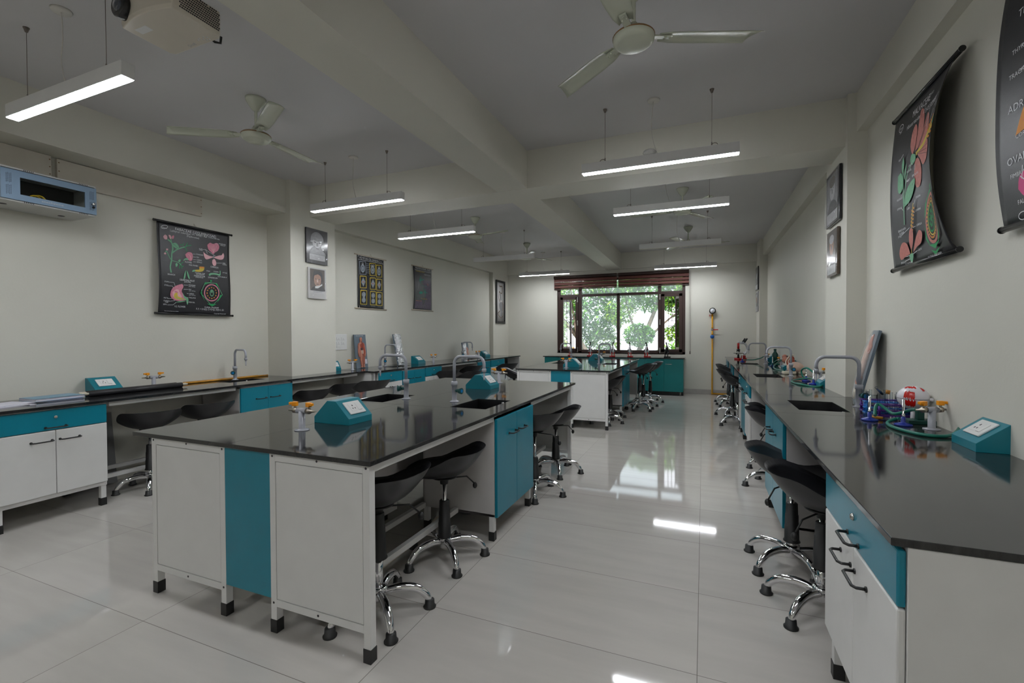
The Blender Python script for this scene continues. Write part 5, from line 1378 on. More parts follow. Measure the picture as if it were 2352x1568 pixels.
def rods(t, W, H, m, ext, r, bulge, hang=True):
    for nm, z in (('top_rod', H), ('bottom_rod', 0)):
        b = bm_(); cyl(b, (-W / 2 - ext, -bulge, z), (W / 2 + ext, -bulge, z), r, seg=14)
        for s in (-1, 1): cyl(b, (s * (W / 2 + ext - .004), -bulge, z), (s * (W / 2 + ext + .002), -bulge, z), r * 1.12, seg=14)
        obj(nm, b, m, t)
    if hang:
        b = bm_(); tube(b, [(-.02 if r < .01 else -.008, -bulge, H + r), (0, -.004, H + r + .035), (.02 if r < .01 else .008, -bulge, H + r)], .002, 6); obj('hanger', b, 'brass', t)

INK = ['cloth', 'clothback', 'inkw', 'inkpink', 'inkpale', 'inksalmon', 'inkgreen', 'inkdkgreen', 'inkyel', 'inkorange', 'inkteal', 'inkgrey', 'inkdark', 'inkpurple', 'inkmag', 'photogrey']
# --- sweet pea chart, left wall (drawn from the photograph, x/y in a 1266x1568 reading of it)
t = thing('wall_chart', 'black FABACEAE sweet pea flower chart on the left wall', 'wall chart', (-4.945, 3.205, 1.535), R(90), 'botany and anatomy wall charts')
W_, H_ = .745, .905
c = Chart(W_, H_, [(140, 105), (1130, 368), (1112, 1478), (118, 1420)], lambda a, v: .030 + .022 * sin(pi * v) * (1 - a) ** 2 + .008 * sin(2 * pi * v), INK)
c.sheet(1)
T_ = c.text
T_('FABACEAE (LEGUMINOSAE)', 395, 262, .040, end=(952, 392)); T_('Lathyrus odoratus', 322, 275, .030, end=(606, 335)); T_('vern.', 620, 340, .02, end=(668, 352)); T_('SWEET PEA', 682, 357, .026, end=(835, 392)); T_('(PHOOL MATTER)', 850, 395, .016, end=(1000, 425)); T_('(Papilionatae)', 552, 362, .024, end=(722, 402))
c.ring(245, 210, 46, 24, .004, 'inkw'); T_('Ohana', 210, 222, .020, end=(280, 226)); 
G1 = 'inkgreen'
c.curve([(305, 855), (298, 770), (322, 680), (332, 590), (350, 520), (340, 440), (285, 385)], .013, G1); c.curve([(340, 440), (330, 380), (345, 365)], .009, G1); c.curve([(340, 580), (400, 540), (470, 515), (520, 505)], .011, G1); c.curve([(310, 670), (280, 600), (255, 545)], .008, G1); c.curve([(322, 685), (370, 700), (420, 720), (460, 760)], .008, G1); c.curve([(255, 545), (235, 570)], .006, G1)
c.blob([(222, 345), (250, 318), (278, 340), (276, 385), (240, 380)], 'inkpale'); c.blob([(298, 325), (325, 330), (338, 370), (318, 380)], 'inkpale'); c.blob([(345, 345), (375, 335), (372, 375), (345, 382)], 'inkpink'); c.disc(268, 528, 15, 14, 'inkpale'); c.disc(235, 583, 17, 14, 'inkpale')
c.blob([(350, 445), (395, 440), (432, 480), (436, 525), (395, 520), (362, 490)], G1); c.curve([(355, 450), (395, 485), (434, 524)], .003, 'inkdark'); c.blob([(412, 700), (430, 678), (452, 680), (440, 712)], G1); c.blob([(372, 735), (395, 722), (405, 755), (378, 780)], G1)
for p in (((520, 505), (560, 490), (615, 485)), ((520, 505), (540, 540), (548, 565)), ((535, 500), (548, 470), (562, 450)), ((500, 490), (480, 470), (455, 480)), ((455, 760), (470, 775), (490, 770)), ((440, 745), (430, 790), (420, 800)), ((460, 755), (460, 790), (455, 805)), ((500, 470), (510, 455), (515, 450)), ((430, 740), (470, 725), (490, 715))): c.curve(p, .006, 'inkdkgreen', 4)
T_('BRANCH', 250, 885, .022, end=(356, 893))
c.blob([(520, 610), (560, 580), (610, 588), (628, 630), (615, 690), (580, 700), (540, 660)], 'inkpink'); c.curve([(560, 610), (590, 630), (600, 680)], .006, 'inkpale'); c.blob([(490, 700), (500, 672), (545, 660), (560, 690), (520, 685)], G1); T_('FLOWER', 510, 722, .024, end=(606, 734))
for y, s in ((608, 'STANDARD'), (648, 'ALA'), (686, 'CARINA'), (716, 'SEPALS')): c.line([(628, y), (668, y + 5)], .003, 'inkw'); T_(s, 676, y + 12, .019, end=(676 + 12 * len(s), y + 12 + 3 * len(s)))
c.blob([(832, 490), (870, 462), (912, 480), (960, 470), (992, 510), (980, 570), (935, 600), (910, 620), (880, 590), (845, 550)], 'inkpink')
for x in (865, 890, 912, 938, 965): c.line([(x, 500), (912, 600)], .004, 'inkpale')
c.blob([(775, 582), (800, 610), (850, 640), (905, 660), (860, 680), (810, 688), (785, 650)], 'inkpale'); c.blob([(1045, 610), (1056, 650), (1040, 695), (990, 700), (920, 668), (980, 645), (1030, 640)], 'inkpale'); c.blob([(895, 700), (925, 690), (945, 740), (935, 780), (905, 780), (890, 740)], 'inkpale'); c.ring(912, 660, 9, 12, .003, 'inkw')
T_('COROLLA', 862, 803, .026, end=(970, 822)); c.line([(948, 745), (1020, 750)], .003, 'inkw'); T_('KEEL', 1028, 758, .019, end=(1072, 764)); T_('CARINA', 1025, 775, .015, end=(1085, 782)); c.line([(940, 482), (980, 482)], .003, 'inkw'); T_('STANDARD', 988, 488, .019, end=(1080, 503)); T_('VEXILLUM', 1005, 508, .014, end=(1072, 518)); T_('ALAE', 716, 545, .019, end=(762, 552)); T_('WINGS', 718, 560, .014, end=(765, 568)); c.line([(765, 550), (805, 553), (938, 650)], .003, 'inkw'); c.line([(805, 553), (830, 610)], .003, 'inkw')
T_('FREE STAMEN', 562, 765, .019, end=(688, 785)); c.blob([(705, 790), (770, 795), (765, 840), (720, 860), (640, 850), (645, 828), (700, 830)], 'inkyel'); c.blob([(708, 785), (772, 792), (768, 812), (712, 805)], 'inkorange'); c.blob([(600, 855), (615, 830), (645, 830), (642, 850)], G1)
T_('STAMINAL TUBE', 640, 876, .017, end=(778, 892)); T_('INCOMPLETE', 655, 895, .017, end=(765, 908)); T_('ANDROECIUM', 622, 918, .025, end=(775, 935)); T_('(DIADELPHOUS)', 642, 936, .014, end=(748, 948))
for s in (-1, 1): c.blob([(518 + s * 5, 830), (518 + s * 26, 870), (518 + s * 44, 950), (518 + s * 26, 945), (518 + s * 10, 890)], G1)
T_('DEHISCING FRUIT', 418, 970, .026, end=(628, 995)); T_('(LEGUME)', 478, 998, .018, end=(572, 1010))
c.curve([(838, 915), (855, 895), (920, 895), (985, 915)], .018, G1); c.line([(985, 915), (990, 855)], .010, G1); T_('STALK', 800, 855, .017, end=(852, 862)); T_('STIGMA', 898, 868, .017, end=(968, 878)); T_('STYLE', 1020, 888, .017, end=(1080, 892)); T_('OVARY', 950, 940, .017, end=(1075, 950)); T_('GYNOECIUM', 818, 948, .022, end=(946, 963))
c.blob([(452, 1020), (466, 1060), (440, 1120), (480, 1200), (510, 1240), (450, 1255), (360, 1250), (295, 1210), (278, 1150), (310, 1075), (380, 1035)], 'inkpink'); c.blob([(400, 1100), (412, 1150), (440, 1200), (380, 1225), (318, 1190), (315, 1130), (360, 1095)], 'inkpale'); c.blob([(380, 1140), (385, 1190), (490, 1240), (370, 1232), (330, 1195), (345, 1145)], 'inkyel'); c.curve([(360, 1180), (380, 1220), (490, 1240)], .005, 'inkgreen'); c.blob([(452, 1140), (480, 1190), (530, 1225), (528, 1300), (512, 1302), (505, 1245), (470, 1210)], G1); c.blob([(350, 1275), (420, 1258), (500, 1262), (420, 1275)], G1)
for x, y, s, px in ((195, 985, 'STIGMA', (262, 988, 332, 996, 348, 1045)), (192, 1035, 'STYLE', (248, 1040, 308, 1045, 322, 1070)), (185, 1215, 'PISTIL', (242, 1217, 300, 1220)), (182, 1255, 'STAMINAL', (270, 1258, 345, 1248)), (178, 1305, 'SEPAL', (240, 1308, 318, 1310, 362, 1275))): T_(s, x, y, .018, end=(x + 11 * len(s), y + 3)); c.line([(px[i], px[i + 1]) for i in range(0, len(px), 2)], .003, 'inkw')
T_('TUBE', 202, 1275, .018, end=(250, 1280))
for y, s, s2 in ((1045, 'STANDARD', '(POST. PETAL)'), (1105, 'ALA', '(LAT. PETAL)'), (1165, 'CARINA', '(ANT. PETAL)'), (1222, 'THALAMUS', ''), (1285, 'PEDICEL', '')):
    c.line([(468 if y < 1130 else 510, y - 10), (532, y - 6)], .003, 'inkw'); T_(s, 538, y, .018, end=(538 + 12 * len(s), y + 2 * len(s)))
    if s2: T_(s2, 540, y + 18, .012, end=(630, y + 28))
T_('V.S. FLOWER', 338, 1342, .026, end=(492, 1352))
c.line([(770, 1010), (928, 1028), (1000, 1188), (858, 1340), (705, 1155), (770, 1010)], .006, 'inkgreen')
for q in (((770, 1008), (860, 1010), (760, 1040)), ((900, 1020), (935, 1030), (968, 1110), (930, 1060)), ((968, 1190), (1000, 1190), (925, 1300)), ((790, 1305), (918, 1312), (860, 1345)), ((702, 1160), (715, 1100), (725, 1200), (760, 1270))): c.poly(q, 'inkdkgreen')
c.disc(853, 990, 13, 14, 'inkdkgreen'); c.ring(855, 1155, 98, 112, .011, 'inkpink')
for a in range(0, 360, 30): c.line([(855 + 64 * cos(R(a + d)), 1158 + 76 * sin(R(a + d))) for d in (-7, 0, 7)], .009, 'inkorange')
c.ring(856, 1158, 22, 42, .007, 'inkgreen'); c.disc(856, 1140, 10, 18, 'inkgreen')
T_('FLORAL DIAGRAM', 755, 1362, .022, end=(945, 1375)); T_('F. F. + O K(5), C1+2+(2), A(9)+1, G1', 640, 1384, .026, end=(1012, 1412)); T_('Ohana Learning Resources in Science', 195, 1396, .013, end=(395, 1408)); T_('Copyright Reserved', 882, 1448, .013, end=(1040, 1457))
obj('printed_sheet', c.bm, INK, t, normals=False); rods(t, W_, H_, 'black', .028, .011, .030)

# --- hibiscus chart, right wall
t = thing('wall_chart', 'black MALVACEAE hibiscus chart with a curled near edge on the right wall', 'wall chart', (1.155, 3.262, 1.715), R(-90), 'botany and anatomy wall charts')
W_, H_ = .80, .945
def bul(a, v):
    k = max(0, (a - .52) / .48); return .028 + .022 * sin(pi * v) * (1 - a) * 1.2 + .115 * k * k * max(0, sin(pi * min(1, max(0, v)))) ** .7
# drawing frame: u in 0..100 from the left, v in 0..118 from the bottom
c = Chart(W_, H_, [(0, 118), (100, 118), (100, 0), (0, 0)], bul, INK); c.sheet(1); T_ = c.text
T_('MALVACEAE', 34, 106.5, .052, end=(62, 106.5)); T_('Hibiscus rosa-sinensis   SHOE FLOWER', 25, 101, .034, end=(75, 101)); c.ring(14, 107, 4, 2.6, .004, 'inkw'); T_('Ohana', 11, 106, .02, end=(17, 106)); T_('INDIA', 12, 103, .012, end=(16, 103))
for pts in ([(38, 78), (34, 86), (36, 95), (41, 99), (44, 94), (42, 84)], [(42, 80), (45, 92), (48, 105), (53, 104), (54, 94), (48, 82)], [(46, 80), (54, 92), (60, 99), (63, 94), (60, 86), (52, 80)], [(45, 77), (56, 82), (62, 80), (61, 70), (55, 66), (50, 72)], [(43, 74), (42, 64), (45, 54), (51, 53), (53, 62), (49, 72)]):
    c.blob(pts, 'inksalmon'); m_ = pts[3]; 
    for k in (.2, .5, .8): c.line([(44, 77), (pts[2][0] * k + pts[3][0] * (1 - k), pts[2][1] * k + pts[3][1] * (1 - k))], .002, 'inkdark')
c.curve([(44, 77), (54, 80), (62, 85), (70, 88)], .022, 'inkyel'); 
for k in range(26): c.disc(62 + (k % 9) * 1.3, 84.5 + (k % 9) * .55 + (-1 if k % 2 else 1) * (2.2 + (k % 3) * .7), .95, .8, 'inkorange')
for d in ((74, 91), (76, 90), (77, 88), (75, 87)): c.line([(71, 88.5), d], .005, 'inkteal'); c.disc(d[0], d[1], .9, .9, 'inkgreen')
c.blob([(44, 77), (38, 79), (36, 75), (39, 71), (44, 73)], 'inkgreen'); c.curve([(39, 74), (31, 66), (28, 54), (26, 42)], .008, 'inkgreen'); c.curve([(24, 78), (25, 62), (26, 40), (26, 31)], .010, 'inkgreen')
c.blob([(24, 82), (22, 76), (24, 70), (26, 76)], 'inkgreen'); c.blob([(30, 76), (27, 70), (27, 64), (29, 68)], 'inkgreen'); c.blob([(16, 70), (21, 71), (24, 66), (24, 58), (19, 56), (16, 60)], 'inkgreen'); c.blob([(27, 44), (36, 46), (42, 52), (44, 60), (37, 59), (30, 54)], 'inkgreen'); c.line([(27, 45), (42, 58)], .003, 'inkdark')
c.blob([(78, 78), (83, 80), (86, 74), (84, 66), (80, 64), (77, 70)], 'inkorange'); c.curve([(82, 66), (83, 56), (82, 51)], .012, 'inkyel'); T_('STAMEN', 79, 47.5, .022, end=(88, 47.5))
for (x, y, s, l) in ((16, 81, 'BUD', (20, 82, 24, 84)), (34, 71, 'CALYX', (38, 72, 41, 74)), (31, 67.5, 'PEDICEL', (36, 68, 38, 71)), (40, 62, 'EPICALYX', (44, 66, 44, 70)), (31, 61, 'JOINT', (34, 61, 31, 62)), (15, 51, 'PEDUNCLE', (22, 53, 25, 55)), (15, 44, 'STIPULE', (22, 45, 25, 42)), (32, 40.5, 'LEAF', (35, 43, 35, 46)), (46, 45, 'STIGMA', (45, 45, 43, 42)), (45, 36, 'STAMENS', (44, 36, 40, 38)), (46, 25.5, 'COROLLA', (45, 26, 40, 26)), (15, 23, 'STYLE', (21, 24, 35, 27)), (47, 8, 'CALYX', (46, 8.5, 38, 7)), (17, 6, 'OVARY', (22, 7, 34, 7)), (17, 2.8, 'EPICALYX', (25, 4, 34, 4.5)), (63, 108, 'COROLLA', (62, 109, 54, 101)), (68, 101, 'STAMINAL COLUMN', (67, 101, 60, 90)), (76, 96.5, 'ANTHERS', (75, 96, 66, 90)), (82, 94, 'STIGMA', (81, 93, 76, 90))):
    T_(s, x, y, .017, end=(x + 1.15 * len(s), y)); c.line([(l[0], l[1]), (l[2], l[3])], .003, 'inkw')
T_('BRANCH WITH', 16, 27, .020, end=(29, 27)); T_('FLOWER', 18, 24.6, .020, end=(26, 24.6))
for k in range(14): c.disc(38.5 + (1.2 if k % 2 else -1.2) + .28 * k, 23 + 1.25 * k, .9, .8, 'inkorange')
c.curve([(37, 3), (38, 22), (42.5, 43)], .006, 'inkyel'); c.blob([(37, 10), (34, 17), (35, 24), (38.5, 26), (41, 22), (40, 15)], 'inksalmon'); c.blob([(35, 8), (30, 16), (22, 18), (16, 12), (18, 6), (26, 7)], 'inksalmon'); c.blob([(40, 8), (44, 16), (50, 22), (55, 19), (53, 13), (46, 11)], 'inksalmon'); c.blob([(33, 7), (36, 8), (40, 7), (38, -.5 + 2), (36, 1)], 'inkgreen')
T_('V.S. FLOWER', 25, -.0 + .4, .022, end=(38, .4))
cx, cy = 76, 25
for q in (((64, 38), (72, 44), (84, 43), (72, 42)), ((86, 42), (92, 34), (92, 26), (88, 38)), ((60, 28), (62, 37), (66, 41), (62, 30)), ((61, 14), (60, 24), (63, 12), (68, 8)), ((66, 9), (76, 5), (86, 9), (76, 8)), ((90, 22), (88, 12), (83, 8), (86, 14)), ((69, 5), (75, .8), (84, 5), (76, 3))): c.poly(q, 'inkdkgreen')
c.disc(75, 46, 1.6, 1.8, 'inkdkgreen'); c.ring(cx, cy, 13.2, 15.5, .016, 'inksalmon'); c.ring(cx, cy, 9.3, 10.8, .007, 'inkyel')
for a in range(0, 360, 12): c.disc(cx + 10.8 * cos(R(a)), cy + 12.6 * sin(R(a)), .85, .8, 'inkorange')
c.ring(cx, cy, 7.4, 8.6, .010, 'inkdkgreen'); c.disc(cx, cy, 2, 2.2, 'inkdkgreen')
for a in range(0, 360, 36): c.disc(cx + 4.3 * cos(R(a)), cy + 4.9 * sin(R(a)), 1.1, 1.2, 'inkdkgreen')
T_('FLORAL DIAGRAM', 66, -2.4, .020, end=(86, -2.4)) if 0 else T_('FLORAL DIAGRAM', 64, 1.6 - 3.2 + 1.8, .018, end=(84, .2))
obj('printed_sheet', c.bm, INK, t, normals=False); rods(t, W_, H_, 'black', .016, .013, .030)

# --- glands chart cut by the photo edge
t = thing('wall_chart', 'black glands chart at the right edge of the photo, lettered TRACHEA and OVARY', 'wall chart', (1.155, 2.065, 1.735), R(-90), 'botany and anatomy wall charts')
W_, H_ = .86, .96
c = Chart(W_, H_, [(0, 118), (100, 118), (100, 0), (0, 0)], lambda a, v: .030 + .035 * sin(pi * v) * (1 - a) ** 1.5 + .003 * sin(9 * v), INK); c.sheet(1); T_ = c.text
for x, y, s, z in ((13, 96, 'THYROID GLAND', .042), (10.5, 80, 'THYROID', .026), (9, 69, 'TRACHEA', .026), (9, 53, 'ADRENAL GLAND', .042), (14, 39.5, 'CORTEX', .024), (8, 28.5, 'OVARY', .042), (9.5, 22, 'FIMBRIAE', .024), (12.5, 9, 'FALLOPIAN TUBE', .024)): T_(s, x, y, z)
c.blob([(20, 78), (26, 92), (32, 88), (34, 76), (28, 70)], 'inkmag'); c.blob([(14, 41), (20, 54), (28, 60), (34, 52), (26, 44)], 'inkorange'); c.blob([(19, 46), (25, 54), (30, 50), (24, 44)], 'inkmag'); c.blob([(14, 16), (16, 22), (24, 24), (34, 20), (30, 12), (19, 11)], 'inkmag'); c.blob([(40, 14), (50, 26), (66, 24), (60, 10)], 'inkpink'); c.blob([(55, 60), (70, 72), (80, 60), (68, 48)], 'inkorange'); c.blob([(48, 84), (60, 100), (74, 96), (70, 80)], 'inkpale')
for l in (((16.5, 81), (22, 83)), ((16, 70), (26, 74)), ((16, 21.5), (20, 18)), ((18, 26), (17, 20))): c.line(l, .004, 'inkw')
c.ring(15, 3.4, 3, 1.8, .003, 'inkw'); T_('Ohana Learning Resources', 18.5, 2.6, .014)
obj('printed_sheet', c.bm, INK, t, normals=False); rods(t, W_, H_, 'black', .018, .013, .030)

# --- mitosis and analogous organs charts, far left wall
def wallrot(): return R(90) - math.atan2(.14, 5.99)
t = thing('wall_chart', 'narrow black MITOSIS CELL DIVISION chart with rows of cell panels on the left wall', 'wall chart', (xl_far(5.78) + .004, 5.78, 1.715), wallrot(), 'botany and anatomy wall charts')
W_, H_ = .60, .80
c = Chart(W_, H_, [(150, 112), (765, 262), (770, 1440), (142, 1392)], lambda a, v: .014 + .012 * sin(pi * v) * (1 - a) + .006 * max(0, sin(5 * a)) * (1 - v), INK); c.sheet(1); T_ = c.text
c.line([(165, 130), (750, 272), (748, 1432), (180, 1385), (165, 130)], .005, 'inkw'); c.line([(165, 228), (748, 355)], .005, 'inkw'); c.line([(240, 150), (240, 240)], .004, 'inkw'); c.line([(668, 255), (668, 335)], .004, 'inkw'); T_('10', 188, 205, .042, end=(232, 215)); T_('MITOSIS CELL DIVISION', 258, 225, .046, end=(640, 305)); T_('Ac', 685, 315, .026, end=(715, 322))
for (x0, x1, y0, y1, nm) in ((190, 335, 280, 590, 'round'), (428, 565, 332, 622, 'two'), (585, 712, 375, 662, 'one'), (192, 335, 625, 912, 'spin'), (428, 568, 672, 950, 'spin'), (588, 712, 705, 975, 'spin'), (200, 345, 965, 1305, 'pair'), (430, 572, 995, 1325, 'div'), (588, 715, 1018, 1340, 'div')):
    fy = 'inkyel' if nm != 'round' else 'inkgrey'
    c.line([(x0, y0), (x1, y0 + 12), (x1, y1), (x0, y1 - 8), (x0, y0)], .013, fy); mx, my, rx, ry = (x0 + x1) / 2, (y0 + y1) / 2, (x1 - x0) * .36, (y1 - y0) * .32
    if nm == 'spin': c.poly([(mx, y0 + 35), (mx + rx, my), (mx, y1 - 35), (mx - rx, my)], 'inkgrey'); c.line([(mx - rx * .5, my - 5), (mx + rx * .5, my + 5)], .010, 'inksalmon')
    elif nm in ('pair', 'div'):
        for s in (-1, 1): c.disc(mx, my + s * ry * .62, rx * .85, ry * .55, 'inkgrey'); c.ring(mx, my + s * ry * .62, rx * .5, ry * .3, .004, 'photogrey')
        if nm == 'pair': c.poly([(mx - rx * .5, my - ry * .6), (mx + rx * .5, my - ry * .6), (mx + rx * .5, my + ry * .6), (mx - rx * .5, my + ry * .6)], 'inkgrey')
    else:
        c.disc(mx, my + 12, rx, ry, 'inkgrey'); c.ring(mx, my + 12, rx * .55, ry * .5, .006, 'inkdark')
        for s in ((-1, 1) if nm == 'two' else (0,)): c.ring(mx + s * rx * .4, y0 + 60, 18, 18, .005, 'inkw')
    T_('STAGE', x0 + 20, y1 + 32, .014, 'inkgrey', end=(x1 - 20, y1 + 40))
for k in range(6): c.line([(345, 340 + k * 42), (420, 352 + k * 42)], .006, 'inkgrey')
obj('printed_sheet', c.bm, INK, t, normals=False); rods(t, W_, H_, 'woodrod', .055, .008, .014)
t = thing('wall_chart', 'dark ANALOGOUS ORGANS chart with teal cactus drawings on the left wall', 'wall chart', (xl_far(7.15) + .004, 7.15, 1.755), wallrot(), 'botany and anatomy wall charts')
W_, H_ = .58, .78
c = Chart(W_, H_, [(1432, 402), (1878, 472), (1908, 1475), (1472, 1450)], lambda a, v: .014 + .03 * sin(pi * v) * (1 - a) ** 1.5, INK); c.sheet(1); T_ = c.text
c.line([(1470, 415), (1868, 478), (1888, 1462), (1490, 1440), (1470, 415)], .005, 'inkw'); c.line([(1470, 500), (1868, 556)], .005, 'inkw'); T_('ANALOGOUS ORGANS - PLANTS', 1482, 472, .052, end=(1855, 535)); T_('MODIFIED STEMS', 1490, 540, .026, 'inkyel', end=(1705, 575)); T_('SWEET POTATO', 1695, 622, .024, 'inkw', end=(1850, 645)); T_('PHYLLOCLADE', 1635, 892, .026, 'inkteal', end=(1785, 918)); T_('PITCHER ORGANS', 1625, 1198, .026, 'inkyel', end=(1862, 1218))
c.poly([(1670, 740), (1860, 765), (1880, 1440), (1690, 1420)], 'inkpurple'); c.poly([(1500, 1230), (1670, 1245), (1690, 1420), (1500, 1415)], 'inkpurple')
for p in (((1580, 760), (1600, 690), (1610, 645)), ((1580, 760), (1620, 720), (1625, 680)), ((1590, 770), (1640, 745), (1690, 730)), ((1585, 765), (1605, 800), (1612, 840)), ((1740, 1140), (1730, 1060), (1690, 1010)), ((1740, 1060), (1700, 980), (1680, 930)), ((1750, 1050), (1770, 1030), (1780, 1070)), ((1735, 1030), (1740, 980), (1742, 950))): c.curve(p, .011, 'inkteal', 4)
c.blob([(1572, 1050), (1600, 1018), (1650, 1020), (1672, 1045), (1640, 1075), (1600, 1080)], 'inkteal'); c.curve([(1560, 790), (1550, 900), (1535, 1000)], .012, 'photogrey')
for k in range(5): c.line([(1700, 690 + k * 30), (1850, 710 + k * 30)], .003, 'photogrey'); c.line([(1530, 1110 + k * 24), (1650, 1125 + k * 24)], .003, 'photogrey'); c.curve([(1520 + k * 60, 1400), (1550 + k * 60, 1340), (1580 + k * 60, 1390)], .005, 'photogrey', 4)
c.curve([(1770, 830), (1800, 850), (1790, 880)], .01, 'inksalmon', 4); c.line([(1505, 1235), (1650, 1245)], .008, 'inksalmon')
obj('printed_sheet', c.bm, INK, t, normals=False); rods(t, W_, H_, 'woodrod', .04, .008, .014)

# --- portraits wrapped in film
PIC = ['photoblack', 'photogrey', 'photolight', 'photoskin', 'photobrown', 'photopaper', 'inkdark', 'plate', 'navy', 'organpale']
def portrait(label, loc, rz, w, h, style, frame='photoblack'):
    t = thing('framed_portrait', label, 'picture', loc, rz, 'film-wrapped portraits on the pillars')
    b = bm_(); box(b, -w / 2, w / 2, -.020, 0, 0, h); obj('frame', b, frame, t, bevel=.003)
    c = Chart(w, h, [(0, 100), (100, 100), (100, 0), (0, 0)], lambda a, v: .0206, PIC)
    def el(cx, cy, rx, ry, m): c.disc(cx, cy, rx, ry, m)
    if style == 0:     # bust with curly hair and a beard
        el(50, 70, 30, 22, 'photogrey'); c.blob([(14, 26), (20, 40), (36, 48), (64, 48), (80, 38), (86, 26)], 'photogrey'); el(50, 60, 21, 20, 'photolight'); el(50, 77, 27, 12, 'photogrey'); c.blob([(32, 52), (38, 36), (50, 30), (62, 36), (68, 52), (50, 46)], 'photogrey')
        for s in (-1, 1): c.poly([(50 + s * 6, 63), (50 + s * 16, 64), (50 + s * 15, 61), (50 + s * 6, 60)], 'inkdark')
        c.poly([(47, 62), (53, 62), (55, 51), (45, 51)], 'photogrey'); c.poly([(42, 45), (58, 45), (56, 43), (44, 43)], 'inkdark'); c.poly([(14, 10), (86, 10), (86, 26), (14, 26)], 'photolight')
    elif style == 1:   # dark-haired man in dark coat with white collar
        c.poly([(8, 26), (92, 26), (92, 96), (8, 96)], 'photobrown'); c.blob([(24, 70), (30, 88), (52, 92), (76, 84), (80, 66), (70, 52), (30, 54)], 'photoblack'); el(50, 62, 21, 22, 'photoskin'); c.blob([(12, 26), (22, 36), (40, 40), (66, 42), (84, 38), (90, 26)], 'photoblack'); c.poly([(36, 40), (62, 44), (76, 50), (78, 46), (52, 34), (36, 34)], 'plate'); c.blob([(28, 74), (40, 86), (60, 86), (74, 74), (66, 80), (44, 80)], 'photoblack')
        for s in (-1, 1): c.poly([(50 + s * 6, 65), (50 + s * 14, 65), (50 + s * 13, 62.5), (50 + s * 6, 62.5)], 'inkdark')
        c.poly([(47, 63), (52, 63), (54, 54), (46, 54)], 'organpale'); c.poly([(43, 48), (57, 48), (55, 46), (45, 46)], 'inkdark'); c.poly([(6, 3), (94, 3), (94, 24), (6, 24)], 'photopaper'); c.text('GREGOR MENDEL', 26, 20, .014, 'navy', end=(76, 20))
    else:              # grey sepia portrait with a caption block
        c.poly([(10, 26), (90, 26), (90, 94), (10, 94)], 'photogrey' if style == 2 else 'photobrown'); el(50, 66, 20, 20, 'photoskin' if style == 3 else 'photolight'); el(50, 80, 22, 10, 'photobrown' if style == 2 else 'photolight'); c.blob([(14, 26), (26, 40), (50, 46), (74, 40), (86, 26)], 'photoblack')
        for s in (-1, 1): c.poly([(50 + s * 5, 69), (50 + s * 13, 69), (50 + s * 12, 67), (50 + s * 5, 67)], 'inkdark')
        c.poly([(47, 67), (53, 67), (54, 58), (46, 58)], 'photogrey'); c.poly([(10, 5), (90, 5), (90, 24), (10, 24)], 'photolight')
    for k in range(5): c.line([(17, 23 - 2.6 * k), (83, 23 - 2.6 * k)], .0015, 'photogrey') if style != 1 else c.line([(10, 16 - 2.6 * k), (90, 16 - 2.6 * k)], .0015, 'photogrey')
    obj('photograph', c.bm, PIC, t, normals=False)
    b = bm_(); rr = random.Random(int(w * 1e4 + h * 1e3)); n1, n2 = 9, 14
    g = [[b.verts.new((-w / 2 - .003 + (w + .006) * i / n1, -.024 - rr.uniform(0, .007) * (.3 + 1.4 * (j < n2 * .55)), -.003 + (h + .006) * j / n2)) for j in range(n2 + 1)] for i in range(n1 + 1)]
    for i in range(n1):
        for j in range(n2): b.faces.new((g[i][j], g[i + 1][j], g[i + 1][j + 1], g[i][j + 1]))
    obj('film_wrap', b, 'wrap', t)
portrait('black framed grey portrait of a bearded bust, upper one on the left pillar', (-4.555, 4.478, 2.217), R(90), .352, .435, 0)
portrait('portrait of a dark-haired man with white collar, lower one on the left pillar', (-4.555, 4.476, 1.775), R(90), .288, .388, 1, 'photopaper')
portrait('dark framed portrait seen at a slant, upper one on the near right pillar', (1.025, 4.655, 2.235), R(-90), .42, .445, 2)
portrait('smaller portrait in crinkled film, lower one on the near right pillar', (1.025, 4.665, 1.80), R(-90), .34, .388, 3, 'photobrown')
portrait('dark framed portrait, upper one on the far right pillar', (1.016, 10.53, 2.18), R(-90), .42, .47, 2)
portrait('small grey portrait, lower one on the far right pillar', (1.016, 10.53, 1.75), R(-90), .36, .40, 3, 'photolight')
# --- framed skeleton picture
t = thing('framed_specimen', 'tall black framed picture of a brown animal skeleton in the far left corner', 'picture', (-4.58, 10.28, 1.575), R(90))
w, h = .53, 1.04
b = bm_(); box(b, -w / 2, w / 2, -.03, 0, 0, .05); box(b, -w / 2, w / 2, -.03, 0, h - .05, h); box(b, -w / 2, -w / 2 + .05, -.03, 0, .05, h - .05); box(b, w / 2 - .05, w / 2, -.03, 0, .05, h - .05); obj('frame', b, 'black', t, bevel=.003)
SK = ['photopaper', 'bamboo', 'bark', 'photogrey']
c = Chart(w - .09, h - .09, [(140, 190), (338, 240), (338, 1330), (155, 1322)], lambda a, v: .012, SK); c.sheet(0, 2, 2)
c.curve([(210, 300), (230, 335), (285, 340), (288, 450), (280, 535), (240, 530), (212, 490), (200, 600), (205, 700), (240, 790)], .028, 'bark'); c.blob([(225, 800), (285, 800), (305, 880), (298, 1020), (260, 1050), (225, 980), (210, 880)], 'photogrey'); c.curve([(285, 790), (308, 880), (295, 1040)], .03, 'bark'); c.curve([(240, 1030), (190, 1090), (180, 1120), (215, 1180), (265, 1230), (300, 1170)], .022, 'bark'); c.blob([(250, 1050), (285, 1050), (270, 1200), (255, 1190)], 'photogrey'); c.blob([(225, 560), (250, 560), (265, 720), (240, 740)], 'photogrey')
o = obj('skeleton_print', c.bm, SK, t, normals=False); o.location = (0, 0, .045)


